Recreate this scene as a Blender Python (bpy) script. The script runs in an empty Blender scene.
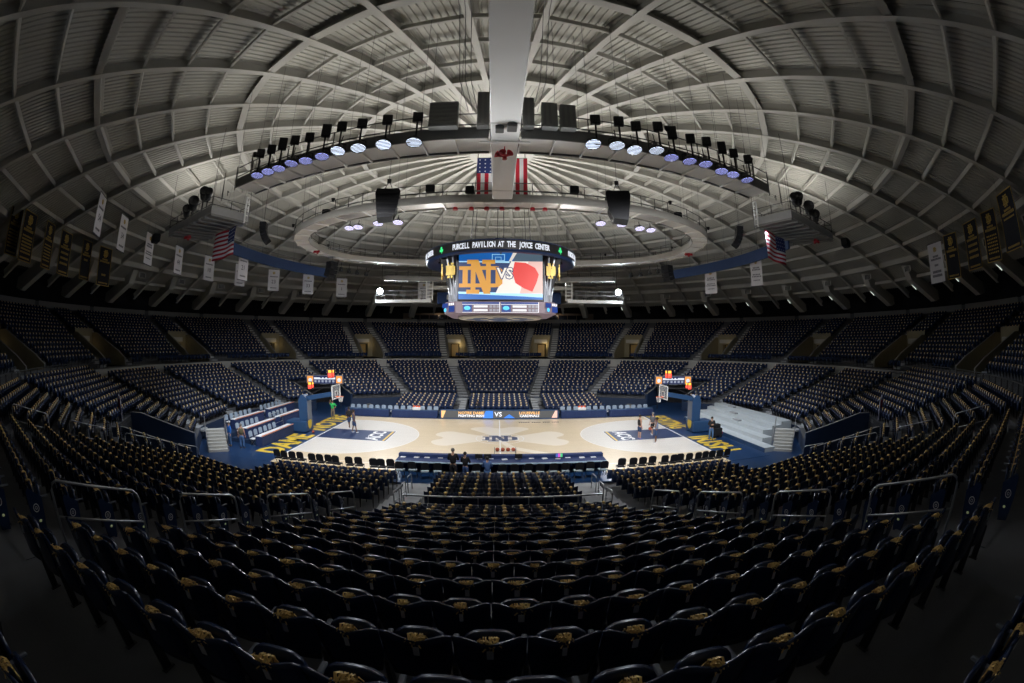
import bpy, math, random
import numpy as np
from mathutils import Vector, Matrix, Euler
random.seed(7); RNG = np.random.default_rng(7)
C = bpy.context.scene.collection
PI = math.pi; RAD = math.radians

# ------------------------------------------------------------------ materials
MATS = {}
def mat(name, col, rough=.6, metal=0., emit=None, es=0., noise=0., nscale=8., bump=0., bscale=60., spec=.5, coat=0., alpha=1., trans=0.):
    if name in MATS: return MATS[name]
    m = bpy.data.materials.new(name); m.use_nodes = True
    nt = m.node_tree; b = nt.nodes['Principled BSDF']
    b.inputs['Base Color'].default_value = (*col, 1); b.inputs['Roughness'].default_value = rough
    b.inputs['Metallic'].default_value = metal; b.inputs['Specular IOR Level'].default_value = spec
    b.inputs['Coat Weight'].default_value = coat; b.inputs['Alpha'].default_value = alpha
    b.inputs['Transmission Weight'].default_value = trans
    if emit:
        b.inputs['Emission Color'].default_value = (*emit, 1); b.inputs['Emission Strength'].default_value = es
    if noise or bump:
        tc = nt.nodes.new('ShaderNodeTexCoord')
    if noise:
        n = nt.nodes.new('ShaderNodeTexNoise'); n.inputs['Scale'].default_value = nscale; n.inputs['Detail'].default_value = 5
        mx = nt.nodes.new('ShaderNodeMix'); mx.data_type = 'RGBA'
        mx.inputs[6].default_value = tuple(max(0, c*(1-noise)) for c in col)+(1,); mx.inputs[7].default_value = tuple(min(1, c*(1+noise)) for c in col)+(1,)
        nt.links.new(tc.outputs['Object'], n.inputs['Vector']); nt.links.new(n.outputs['Fac'], mx.inputs[0]); nt.links.new(mx.outputs[2], b.inputs['Base Color'])
    if bump:
        n2 = nt.nodes.new('ShaderNodeTexNoise'); n2.inputs['Scale'].default_value = bscale
        bp = nt.nodes.new('ShaderNodeBump'); bp.inputs['Strength'].default_value = bump; bp.inputs['Distance'].default_value = .02
        nt.links.new(tc.outputs['Object'], n2.inputs['Vector']); nt.links.new(n2.outputs['Fac'], bp.inputs['Height']); nt.links.new(bp.outputs['Normal'], b.inputs['Normal'])
    MATS[name] = m; return m

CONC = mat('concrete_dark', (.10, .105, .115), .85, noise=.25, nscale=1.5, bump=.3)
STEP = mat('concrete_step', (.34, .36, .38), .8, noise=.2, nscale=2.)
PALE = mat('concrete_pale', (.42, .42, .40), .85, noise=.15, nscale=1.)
TAN = mat('tan_wall', (.24, .215, .14), .8, noise=.15, nscale=1.)
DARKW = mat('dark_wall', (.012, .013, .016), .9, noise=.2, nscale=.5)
NAVYF = mat('navy_floor', (.010, .038, .11), .35, noise=.2, nscale=1.2)
NAVY = mat('navy_plastic', (.011, .023, .066), .26, spec=.5, noise=.15, nscale=3.)
NAVYPAD = mat('navy_pad', (.018, .06, .15), .5, noise=.12, nscale=3.)
NAVYCL = mat('navy_cloth', (.012, .03, .11), .85, noise=.2, nscale=6.)
FASCIA = mat('navy_fascia', (.012, .03, .075), .6, noise=.15, nscale=.8)
BRONZE = mat('bronze_foil', (.80, .50, .17), .4, metal=.25, noise=.4, nscale=60.)
TAG = mat('white_tag', (.62, .62, .62), .5)
GREYP = mat('grey_plastic', (.14, .16, .2), .5)
STEEL = mat('galvanised_steel', (.42, .43, .45), .35, metal=.8, noise=.1, nscale=5.)
BLACK = mat('black_metal', (.012, .012, .014), .5)
BLACKV = mat('black_vinyl', (.012, .013, .016), .75, spec=.25)
DGREY = mat('dark_grey_metal', (.07, .07, .068), .6, noise=.2, nscale=2.)
MGREY = mat('mid_grey_metal', (.2, .2, .195), .6, noise=.15, nscale=1.)
DECK = mat('roof_deck_paint', (.47, .465, .42), .75, noise=.10, nscale=.35)
BEAM = mat('beam_paint', (.50, .49, .45), .6, noise=.10, nscale=.6)
WHITE = mat('white_paint', (.8, .8, .78), .5, noise=.04, nscale=1.)
DUCT = mat('duct_white', (.88, .87, .84), .5, noise=.05, nscale=.6)
WOODL = None
def wood(name, c1, c2):
    m = bpy.data.materials.new(name); m.use_nodes = True; nt = m.node_tree; b = nt.nodes['Principled BSDF']
    tc = nt.nodes.new('ShaderNodeTexCoord'); mp = nt.nodes.new('ShaderNodeMapping'); mp.inputs['Scale'].default_value = (1, 1, 1)
    br = nt.nodes.new('ShaderNodeTexBrick'); br.inputs['Color1'].default_value = (*c1, 1); br.inputs['Color2'].default_value = (*c2, 1)
    br.inputs['Mortar'].default_value = tuple(v*.75 for v in c1)+(1,); br.inputs['Mortar Size'].default_value = .004
    br.inputs['Brick Width'].default_value = 1.8; br.inputs['Row Height'].default_value = .09; br.inputs['Scale'].default_value = 1.
    nt.links.new(tc.outputs['Object'], mp.inputs['Vector']); nt.links.new(mp.outputs['Vector'], br.inputs['Vector']); nt.links.new(br.outputs['Color'], b.inputs['Base Color'])
    b.inputs['Roughness'].default_value = .3; b.inputs['Coat Weight'].default_value = .25; b.inputs['Coat Roughness'].default_value = .12
    return m
WOOD = wood('maple_floor', (.66, .54, .36), (.71, .59, .41))
WOODP = wood('maple_pale', (.74, .71, .66), (.78, .75, .70))
SHAM = mat('shamrock_stain', (.74, .67, .56), .3)
LINE = mat('line_white', (.85, .85, .85), .4)
GOLD = mat('gold_paint', (.75, .52, .05), .45)
LOGON = mat('logo_navy', (.01, .03, .1), .4)
RED = mat('red_plastic', (.45, .01, .02), .4)
ORANGE = mat('orange_rim', (.8, .12, .02), .4)
BALL = mat('ball_leather', (.45, .09, .04), .6, noise=.15, nscale=40)
CURTB = mat('blue_curtain', (.008, .032, .11), .8, noise=.15, nscale=3.)
CLOTHW = mat('banner_white', (.62, .62, .66), .9, noise=.04, nscale=3.)
CLOTHB = mat('banner_black', (.008, .009, .016), .9)
GOLDC = mat('banner_gold', (.42, .29, .06), .8)
INK = mat('banner_ink', (.03, .03, .06), .9)
FLAGR = mat('flag_red', (.42, .012, .03), .85)
FLAGW = mat('flag_white', (.72, .72, .75), .85)
FLAGB = mat('flag_blue', (.012, .025, .13), .85)
SILVER = mat('silver_fin', (.55, .58, .64), .3, metal=.6)
SKIN = mat('skin', (.5, .29, .2), .6)
SKIND = mat('skin_dark', (.16, .08, .05), .6)
HAIR = mat('hair_dark', (.02, .015, .01), .8)
HAIRG = mat('hair_grey', (.2, .19, .18), .8)
JEAN = mat('jeans', (.07, .16, .35), .9)
GLASSB = mat('backboard_glass', (.8, .85, .9), .05, alpha=.25)
NET = mat('net_white', (.8, .8, .8), .8)
def glow(name, col, s): return mat(name, tuple(min(1, c*.3) for c in col), .5, emit=col, es=s)
LENS = glow('lamp_lens_violet', (.42, .45, 1.), 1.6)
LENSC = glow('lamp_lens_white', (.72, .82, 1.), 2.)
STAR = glow('lamp_star', (.85, .92, 1.), 260.)
STUBE = glow('strip_light', (.9, 1., .9), .7)

# ------------------------------------------------------------------ mesh builder
class MB:
    def __init__(s): s.v = []; s.f = []; s.m = []; s.g = []; s.M = Matrix.Identity(4)
    def add(s, vs, fs, mi=0):
        o = len(s.v); s.g.append((o, len(s.f))); s.v += [tuple(s.M @ Vector(v)) for v in vs]; s.f += [tuple(i+o for i in f) for f in fs]; s.m += [mi]*len(fs)
    def box(s, x0, x1, y0, y1, z0, z1, mi=0):
        s.add([(x0,y0,z0),(x1,y0,z0),(x1,y1,z0),(x0,y1,z0),(x0,y0,z1),(x1,y0,z1),(x1,y1,z1),(x0,y1,z1)],
              [(0,3,2,1),(4,5,6,7),(0,1,5,4),(1,2,6,5),(2,3,7,6),(3,0,4,7)], mi)
    def bbox(s, x0, x1, y0, y1, z0, z1, b=.01, mi=0):      # bevelled box
        b = min(b, abs(x1-x0)*.45, abs(y1-y0)*.45, abs(z1-z0)*.45)
        rings = [(z0, b), (z0+b, 0), (z1-b, 0), (z1, b)]; vs = []
        for z, i in rings:
            a, c, e, g = x0+i, x1-i, y0+i, y1-i
            vs += [(a+b,e,z),(c-b,e,z),(c,e+b,z),(c,g-b,z),(c-b,g,z),(a+b,g,z),(a,g-b,z),(a,e+b,z)]
        fs = [tuple(range(7, -1, -1)), tuple(range(24, 32))]
        for r in range(3):
            for k in range(8):
                a = r*8+k; c = r*8+(k+1) % 8; fs.append((a, c, c+8, a+8))
        s.add(vs, fs, mi)
    def cyl(s, p0, p1, r0, n=8, r1=None, mi=0, cap=True):
        r1 = r0 if r1 is None else r1; p0 = Vector(p0); p1 = Vector(p1); d = p1-p0
        if d.length < 1e-6: return
        q = d.to_track_quat('Z', 'Y'); vs = []
        for p, r in ((p0, r0), (p1, r1)):
            for k in range(n):
                a = 2*PI*k/n; vs.append(tuple(p + q @ Vector((r*math.cos(a), r*math.sin(a), 0))))
        fs = [(k, (k+1) % n, n+(k+1) % n, n+k) for k in range(n)]
        if cap: fs += [tuple(range(n-1, -1, -1)), tuple(range(n, 2*n))]
        s.add(vs, fs, mi)
    def beam(s, p0, p1, w, h, mi=0, up=(0, 0, 1)):          # rectangular bar between points
        p0 = Vector(p0); p1 = Vector(p1); d = (p1-p0)
        if d.length < 1e-6: return
        d.normalize(); u = Vector(up); x = d.cross(u)
        if x.length < 1e-4: x = d.cross(Vector((1, 0, 0)))
        x.normalize(); u = x.cross(d)
        c = [(-w/2, -h/2), (w/2, -h/2), (w/2, h/2), (-w/2, h/2)]
        vs = [tuple(p + x*a + u*b) for p in (p0, p1) for a, b in c]
        s.add(vs, [(0,1,2,3)[::-1], (4,5,6,7), (0,1,5,4), (1,2,6,5), (2,3,7,6), (3,0,4,7)], mi)
    def tube(s, pts, r, n=8, mi=0):
        pts = [Vector(p) for p in pts]; vs = []
        for i, p in enumerate(pts):
            t = (pts[min(i+1, len(pts)-1)]-pts[max(i-1, 0)]).normalized()
            up = Vector((0, 0, 1)) if abs(t.z) < .95 else Vector((0, 1, 0))
            x = t.cross(up).normalized(); y = x.cross(t)
            rr = r[i] if isinstance(r, (list, tuple)) else r
            vs += [tuple(p + x*rr*math.cos(2*PI*k/n) + y*rr*math.sin(2*PI*k/n)) for k in range(n)]
        fs = []
        for i in range(len(pts)-1):
            for k in range(n):
                fs.append((i*n+k, i*n+(k+1) % n, (i+1)*n+(k+1) % n, (i+1)*n+k))
        fs += [tuple(range(n-1, -1, -1)), tuple(range(len(vs)-n, len(vs)))]
        s.add(vs, fs, mi)
    def lathe(s, prof, n=16, c=(0, 0, 0), mi=0, sx=1., sy=1.):
        vs = []
        for r, z in prof:
            vs += [(c[0]+sx*r*math.cos(2*PI*k/n), c[1]+sy*r*math.sin(2*PI*k/n), c[2]+z) for k in range(n)]
        fs = [(i*n+k, i*n+(k+1) % n, (i+1)*n+(k+1) % n, (i+1)*n+k) for i in range(len(prof)-1) for k in range(n)]
        fs += [tuple(range(n-1, -1, -1)), tuple(range(len(vs)-n, len(vs)))]
        s.add(vs, fs, mi)
    def sphere(s, c, r, n=12, m=8, mi=0, sx=1, sy=1, sz=1):
        prof = [(max(1e-4, r*math.sin(PI*i/m)), -r*sz*math.cos(PI*i/m)) for i in range(m+1)]
        s.lathe(prof, n, c, mi, sx, sy)
    def prism(s, poly, z0, z1, mi=0):                        # polygon in xy extruded in z
        n = len(poly); vs = [(x, y, z0) for x, y in poly]+[(x, y, z1) for x, y in poly]
        s.add(vs, [tuple(range(n-1, -1, -1)), tuple(range(n, 2*n))]+[(k, (k+1) % n, n+(k+1) % n, n+k) for k in range(n)], mi)
    def build(s, name, mats, parent=None, smooth=False, loc=None, rot=None):
        me = bpy.data.meshes.new(name); me.from_pydata(s.v, [], s.f)
        mats = mats if isinstance(mats, (list, tuple)) else [mats]
        for m in mats: me.materials.append(m)
        if len(mats) > 1: me.polygons.foreach_set('material_index', s.m)
        if smooth: me.polygons.foreach_set('use_smooth', [True]*len(s.f))
        me.update()
        o = bpy.data.objects.new(name, me); C.objects.link(o)
        if parent: o.parent = parent
        if loc is not None: o.location = loc
        if rot is not None: o.rotation_euler = rot
        return o
def build_each(s_, name, mats, parent=None, smooth=False, per=1):
    out = []
    G = s_.g; i = 0
    while i < len(G):
        sub = MB(); a = G[i]; b = G[min(i+per, len(G))] if i+per < len(G) else (len(s_.v), len(s_.f))
        sub.v = s_.v[a[0]:b[0]]; sub.f = [tuple(q-a[0] for q in f_) for f_ in s_.f[a[1]:b[1]]]; sub.m = s_.m[a[1]:b[1]]
        out.append(sub.build(name, mats, parent, smooth)); i += per
    return out
MB.build_each = build_each
def tag(o, label=None, cat=None, group=None, kind=None):
    if label: o['label'] = label
    if cat: o['category'] = cat
    if group: o['group'] = group
    if kind: o['kind'] = kind
    return o
def thing(name, label, cat, loc=(0, 0, 0), rz=0, group=None):
    o = bpy.data.objects.new(name, None); C.objects.link(o); o.location = loc; o.rotation_euler = (0, 0, rz)
    o.empty_display_size = .2
    return tag(o, label, cat, group)
def dup(root, loc, rz, label=None, group=None, scale=None):
    r = root.copy(); C.objects.link(r); r.location = loc; r.rotation_euler = (0, 0, rz)
    if label: r['label'] = label
    if group: r['group'] = group
    if scale: r.scale = scale
    for ch in KIDS.get(root.name, root.children):
        c = ch.copy(); C.objects.link(c); c.parent = r
        for g in ch.children:
            d = g.copy(); C.objects.link(d); d.parent = c
    return r
KIDS = {}
def strut(o): o['kind'] = 'structure'; return o
def text_mesh(name, body, size, mt, parent=None, loc=(0,0,0), rot=(0,0,0), extrude=.005, bold=.0, sx=1., align='CENTER'):
    cu = bpy.data.curves.new(name+'_c', 'FONT'); cu.body = body; cu.size = size; cu.extrude = extrude; cu.align_x = align; cu.align_y = 'CENTER'
    cu.offset = bold; cu.resolution_u = 2
    t = bpy.data.objects.new(name+'_t', cu); C.objects.link(t)
    dg = bpy.context.evaluated_depsgraph_get(); dg.update()
    me = bpy.data.meshes.new_from_object(t.evaluated_get(dg)); bpy.data.objects.remove(t); bpy.data.curves.remove(cu)
    me.name = name; me.materials.clear(); me.materials.append(mt)
    o = bpy.data.objects.new(name, me); C.objects.link(o); o.location = loc; o.rotation_euler = rot; o.scale = (sx, 1, 1)
    if parent: o.parent = parent
    return o
def nd(mb, w, h, z0, z1, mi=0, which='ND'):                  # interlocked monogram, flat in xy
    P = []
    if 'D' in which:
        P += [[(-.42,-.3),(-.30,-.3),(-.30,.3),(-.42,.3)], [(-.5,.2),(.36,.2),(.44,.24),(.36,.31),(-.5,.31)],
              [(-.5,-.31),(.36,-.31),(.44,-.24),(.36,-.2),(-.5,-.2)], [(.34,-.26),(.40,-.31),(.5,-.2),(.5,.2),(.40,.31),(.34,.26)]]
    P += [[(-.23,-.42),(-.12,-.42),(-.12,.42),(-.23,.42)], [(.12,-.42),(.23,-.42),(.23,.42),(.12,.42)],
          [(-.32,.38),(-.02,.38),(-.06,.5),(-.32,.5)], [(.03,.38),(.33,.38),(.33,.5),(.03,.5)], [(-.33,-.5),(-.03,-.5),(-.03,-.38),(-.33,-.38)],
          [(-.22,.5),(-.06,.5),(.23,-.5),(.07,-.5)]]
    for i, p in enumerate(P): mb.prism([(x*w, y*h) for x, y in p], z0, z1+.0006*i, mi)

# ------------------------------------------------------------------ camera
CAMP = (-0.219, -32.109, 7.403); YAW, PITCH, ROLL = .035, .002, .003
cam = bpy.data.cameras.new('camera'); co = bpy.data.objects.new('camera', cam); C.objects.link(co)
f = Vector((math.sin(YAW)*math.cos(PITCH), math.cos(YAW)*math.cos(PITCH), math.sin(PITCH)))
r = Vector((math.cos(YAW), -math.sin(YAW), 0)); u = r.cross(f)
r2 = r*math.cos(ROLL)+u*math.sin(ROLL); u2 = -r*math.sin(ROLL)+u*math.cos(ROLL)
co.matrix_world = Matrix(((r2.x, u2.x, -f.x, CAMP[0]), (r2.y, u2.y, -f.y, CAMP[1]), (r2.z, u2.z, -f.z, CAMP[2]), (0, 0, 0, 1)))
cam.type = 'PANO'; cam.sensor_width = 36; cam.sensor_height = 24; cam.clip_end = 300
cam.panorama_type = 'FISHEYE_EQUISOLID'; cam.fisheye_lens = 15.0; cam.fisheye_fov = RAD(200)
bpy.context.scene.camera = co

# ------------------------------------------------------------------ bowl geometry
def bowl(rho, phi, a=6.):                                    # phi degrees from +y clockwise; returns x, y, facing (unit normal outward)
    t = RAD(phi); dx, dy = math.sin(t), math.cos(t)
    if abs(dy) > 1e-6 and abs(rho/abs(dy)*dx) <= a:
        k = rho/abs(dy); return k*dx, k*dy, 0., math.copysign(1, dy)
    cx = math.copysign(a, dx); b = cx*dx; k = b+math.sqrt(max(0, b*b-a*a+rho*rho)); x, y = k*dx, k*dy
    return x, y, (x-cx)/rho, y/rho
TR = lambda j: .97+.252*j                                   # lower tread height
RB = lambda j: 18.4+.85*j                                   # lower seat back line
def breaks(rho):
    h = [13., 32., 52., 72., 90., 106., 127.9, RAIL2(rho), RAIL1(rho)]
    return [-b for b in h[::-1]]+h
def bowlp(rho, phi):                                         # straight rows between the aisles
    phi = (phi+180) % 360-180; B_ = breaks(rho); 
    if phi <= B_[0] or phi >= B_[-1]: return bowl(rho, phi)
    for b0, b1 in zip(B_[:-1], B_[1:]):
        if b0 <= phi <= b1: break
    p = Vector(bowl(rho, b0)[:2]); q = Vector(bowl(rho, b1)[:2]); d = q-p; t = RAD(phi); r_ = Vector((math.sin(t), math.cos(t)))
    den = r_.x*d.y-r_.y*d.x; k = (p.x*d.y-p.y*d.x)/den; n_ = Vector((-d.y, d.x)).normalized()
    if n_.dot(p+q) < 0: n_ = -n_
    return k*r_.x, k*r_.y, n_.x, n_.y
def arc_seats(rho, p0, p1, m0, m1, pitch=.58, a=6.):         # positions between two bearings, trimmed by margins in metres
    n = max(8, int(abs(p1-p0)*2)); ph = np.linspace(p0, p1, n); BF = (lambda r_, q_: bowlp(r_, q_)) if a == 6. and rho < 31 else (lambda r_, q_: bowl(r_, q_, a)); P = np.array([BF(rho, q) for q in ph])
    L = np.concatenate([[0], np.cumsum(np.hypot(np.diff(P[:, 0]), np.diff(P[:, 1])))]); lo, hi = m0, L[-1]-m1
    k = int((hi-lo)/pitch)
    if k < 1: return []
    st = (lo+hi)/2-(k-1)*pitch/2; out = []
    for i in range(k):
        q = np.interp(st+i*pitch, L, ph); x, y, nx, ny = BF(rho, q); out.append((x, y, nx, ny))
    return out
RAIL1 = lambda rho: 180-math.degrees(math.atan2(5.0+.165*(rho-17.5), rho))   # near aisle beside the centre block
RAIL2 = lambda rho: 133.5+(rho-17.2)*1.03
AIS = [13., 32., 52., 72., 90., 106.]
def sections(j):
    """lower seat sections at row j: (phi0, phi1, margin0, margin1) for phi > 0 side; mirrored later"""
    rho = RB(j); S = []
    edge = max(3.9, 3.9+.237*(rho-20.6))
    S.append(('far_centre', -13, 13, .65, .65))
    S.append(('s', 13, 32, .65, .65))
    if j < 6: S.append(('s', 32, 50, .65, .3)); S.append(('s', 62, 72, .3, .65))
    else: S.append(('s', 32, 52, .65, .65)); S.append(('s', 52, 72, .65, .65))
    S.append(('s', 72, 90, .65, .65)); S.append(('s', 90, 106, .65, .65))
    if j < 6: S.append(('s', 106, 118, .65, .2)); S.append(('s', 129, RAIL2(rho), .5, .7))
    else: S.append(('s', 106, 127.5, .65, .4)); S.append(('s', 128.5, RAIL2(rho), .3, .7))
    S.append(('s', RAIL2(rho), RAIL1(rho), .7, .75))
    return S, edge
SEATS = []      # (x, y, z, nx, ny, level, row, tag)
for j in range(15):
    S, edge = sections(j); rho = RB(j); z = TR(j)
    for nm, p0, p1, m0, m1 in S:
        far = p1 <= 107
        if far and j > 12: continue
        for x, y, nx, ny in arc_seats(rho, p0, p1, m0, m1):
            SEATS.append((x, y, z, nx, ny, 0, j, 'far' if far else 'near'))
            if nm == 's': SEATS.append((-x, y, z, -nx, ny, 0, j, 'far' if far else 'near'))
    k = int(2*edge/.58)
    for i in range(k):
        SEATS.append(((i-(k-1)/2)*.58, -rho, z, 0, -1, 0, j, 'centre'))
# seat row behind the last aisle near the camera
for x, y, nx, ny in arc_seats(31.95, 150, 175.9, .3, .0):
    for sx in (1, -1): SEATS.append((sx*x, y, 4.52, sx*nx, ny, 0, 15, 'near'))
# front concourse row
for p0, p1 in ((-12.5, 12.5), (15, 31), (34, 51), (54, 71), (74, 89), (92, 96), (100.5, 105), (109, 115)):
    for x, y, nx, ny in arc_seats(30.15 if p1 < 107 else 31.9, p0, p1, .3, .3, .6):
        for sx in ((1,) if p0 < 0 else (1, -1)): SEATS.append((sx*x, y, 5.0, sx*nx, ny, 1, 0, 'suite'))
# upper bowl
UA = 4.; UR = lambda j: 33.9+.82*j; UZ = lambda j: 5.35+.36*j
PORT = [10.5+21.8*k for k in range(6)]
for j in range(14):
    rho = UR(j); z = UZ(j); prev = -PORT[0]
    for p in PORT+[140.]:
        for x, y, nx, ny in arc_seats(rho, prev, p, 2.8, 2.8, .56, UA):
            for sx in ((1,) if prev < 0 else (1, -1)): SEATS.append((sx*x, y, z, sx*nx, ny, 2, j, 'upper'))
        prev = p
    if j >= 7:
        for p in PORT:
            w = math.degrees(1.5/(rho+2))
            for x, y, nx, ny in arc_seats(rho, p-w, p+w, 0, 0, .56, UA):
                for sx in (1, -1): SEATS.append((sx*x, y, z, sx*nx, ny, 2, j, 'upper'))
# floor-level retractable rows: near blocks
for x0, x1 in ((-3.35, 3.35), (-12.0, -5.2), (5.2, 12.0)):
    for j in range(6):
        n = int((x1-x0)/.56)
        for i in range(n): SEATS.append(((x0+x1)/2+(i-(n-1)/2)*.56, -12.2-.85*j, .2+.1*j, 0, -1, 3, j, 'block'))
for x0, x1 in ((-3.1, 3.1), (-11., -4.5), (4.5, 11.)):
    for j in range(6):
        n = int((x1-x0)/.56)
        for i in range(n): SEATS.append(((x0+x1)/2+(i-(n-1)/2)*.56, 10.8+.9*j, .2+.12*j, 0, 1, 3, j, 'block'))

# ------------------------------------------------------------------ seat meshes (origin on tread at back line, facing +y)
def seat_parts():
    m = MB(); N = 10                                          # backrest: curved shell with a scalloped top
    def top(u): return .862+.068*math.sin(PI/2*min(1, abs(u)*1.08))**2-.012*max(0, abs(u)-.9)/.1
    vs = []; fs = []
    for k, dy in ((0, 0.), (1, -.035)):
        for iz in range(7):
            v = iz/6
            for ix in range(N+1):
                u = -1+2*ix/N; x = u*(.284 if v > .5 else .235+.049*v/.5); z = .36+(top(u)-.36)*v
                vs.append((x, .02-.06*v-.05*(v-.5)**2+.03*u*u+dy, z))
    W = N+1; K = 7*W
    for iz in range(6):
        for ix in range(N):
            a = iz*W+ix; fs.append((a, a+1, a+W+1, a+W)); b = K+a; fs.append((b, b+W, b+W+1, b+1))
    for ix in range(N):
        fs.append((6*W+ix, 6*W+ix+1, K+6*W+ix+1, K+6*W+ix)); fs.append((ix+1, ix, K+ix, K+ix+1))
    for iz in range(6):
        fs.append((iz*W, iz*W+W, K+iz*W+W, K+iz*W)); fs.append((iz*W+N+W, iz*W+N, K+iz*W+N, K+iz*W+N+W))
    m.add(vs, fs); back = m
    m = MB(); vs = []; fs = []                                # folded pan, rounded top
    for k, dy in ((0, .0), (1, .06)):
        for iz in range(6):
            v = iz/5
            for ix in range(7):
                u = -1+2*ix/6; w = .225*(1-.12*max(0, v-.8)/.2)
                zt = .825-.05*abs(u)**5
                vs.append((u*w, .085+.05*v+dy-.02*u*u, .42+(zt-.42)*v))
    for iz in range(5):
        for ix in range(6):
            a = iz*7+ix; fs.append((a, a+7, a+8, a+1)); b = 42+a; fs.append((b, b+1, b+8, b+7))
    for ix in range(6): fs.append((35+ix, 77+ix, 78+ix, 36+ix)); fs.append((ix, ix+1, 43+ix, 42+ix))
    for iz in range(5): fs.append((iz*7, 42+iz*7, 49+iz*7, iz*7+7)); fs.append((iz*7+6, iz*7+13, 55+iz*7, 48+iz*7))
    m.add(vs, fs); pan = m
    arm = MB(); arm.bbox(.262, .312, .03, .32, .635, .665, .01); arm.bbox(.27, .305, .02, .10, .5, .64, .01)
    leg = MB(); leg.bbox(.268, .308, -.02, .10, 0, .52, .008); leg.bbox(.258, .318, -.04, .14, 0, .02, .005)
    return back, pan, arm, leg
b_, p_, a_, l_ = seat_parts()
seat0 = thing('folding_seat', 'navy folding seat', 'seat')
s_b = b_.build('backrest', NAVY, seat0, True); s_p = p_.build('seat_pan', NAVY, seat0, True)
s_a = a_.build('armrest', GREYP, seat0); s_l = l_.build('leg', BLACK, seat0)
KIDS[seat0.name] = [s_b, s_p, s_a, s_l]
def pom_mesh(n, seed):
    rr = random.Random(seed); m = MB()
    for _ in range(n):                                        # crumpled foil strands draped over the backrest's edge
        x = max(-.075, min(.075, rr.gauss(0, .036))); y = rr.gauss(-.058, .016); z = .885+rr.uniform(-.05, .02)-1.0*abs(y+.045)+.1*abs(x)
        d = Vector((rr.uniform(-1, 1), rr.uniform(-1, 1), rr.uniform(-1, .5))).normalized()*rr.uniform(.02, .045)
        p = Vector((x, y, z)); m.beam(p-d/2, p+d/2, .011, .005)
    return m
pom0 = thing('rally_pom', 'bronze foil pom', 'pom')
pmm = pom_mesh(64, 1)
for q_ in range(26):
    rr3 = random.Random(q_); x_ = rr3.uniform(-.075, .075); z_ = rr3.uniform(.70, .86); pmm.beam((x_, .035, z_), (x_+rr3.uniform(-.03, .03), .045, z_-.05), .012, .006)
for q_ in range(9):
    rr3 = random.Random(90+q_); x_ = rr3.uniform(-.055, .055); d_ = rr3.uniform(-.025, .025); pmm.beam((x_, -.07, .872), (x_+d_, .0, .893), .010, .006); pmm.beam((x_+d_, -.005, .893), (x_, .045, .862), .010, .006); pmm.beam((x_, .043, .87), (x_+d_, .044, .71), .009, .005)
pm = pmm.build('foil_strands', BRONZE, pom0)
m = MB(); m.bbox(-.024, .024, -.078, -.068, .70, .80, .004); pt = m.build('handle', TAG, pom0); pt['label'] = 'flat white handle'
KIDS[pom0.name] = [pm, pt]
# choose the 300 that show largest
cx, cy, cz = CAMP
def bearing_ok(s):
    dx, dy, dz = s[0]-cx, s[1]-cy, s[2]+.8-cz
    d = math.sqrt(dx*dx+dy*dy+dz*dz); c = (dx*f.x+dy*f.y+dz*f.z)/d; th = math.acos(max(-1, min(1, c)))
    X = (dx*r2.x+dy*r2.y+dz*r2.z)/d; Y = (dx*u2.x+dy*u2.y+dz*u2.z)/d; n = math.hypot(X, Y)
    R = 2*426.67*math.sin(th/2); px = 512+R*X/n; py = 341.5-R*Y/n
    return -25 < px < 1049 and py < 712, d
near = []; rest = []
for s in SEATS:
    ok, d = bearing_ok(s)
    if s[1] < -33.5 and not ok: continue
    (near if ok and s[5] == 0 else rest).append((d, s))
near.sort(key=lambda t: t[0]); rest += near[300:]; near = near[:300]
ORD = ['nearest', 'second', 'third', 'fourth', 'fifth', 'sixth', 'seventh', 'eighth', 'ninth', 'tenth', 'eleventh', 'twelfth', 'thirteenth', 'fourteenth', 'fifteenth']
used = False
for d, s in near:
    x, y, z, nx, ny, lv, j, tg = s
    rz = math.atan2(-ny, -nx)-PI/2
    row = 14-j if j < 15 else 0
    if j == 15: lab = 'in the short row behind the cross aisle'; side = 'left' if x < 0 else 'right'; lab += f' at the {side} edge'
    elif tg == 'centre': lab = f'in the {ORD[row]} row of the near centre block' if row else 'in the back row of the near centre block, closest to the camera'
    else: lab = f'in the {ORD[row]} row, beyond the {"left" if x < 0 else "right"} aisle railings'
    L1 = 'navy folding seat '+lab; L2 = 'bronze foil pom on a seat back '+(lab if j != 15 else f'behind the cross aisle, {side} edge')
    L1 = ' '.join(L1.split()[:16]); L2 = ' '.join(L2.split()[:16])
    if not used:
        for o0, L in ((seat0, L1), (pom0, L2)):
            o0.location = (x, y, z); o0.rotation_euler = (0, 0, rz); o0['label'] = L; o0['group'] = ('seats ' if o0 is seat0 else 'poms ')+lab
        used = True; continue
    dup(seat0, (x, y, z), rz, L1, 'seats '+lab)
    p = dup(pom0, (x, y, z), rz, L2, 'poms '+lab)
    p.scale = (random.choice((-1, 1))*random.uniform(.8, 1.35), 1, random.uniform(.97, 1.01))
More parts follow.
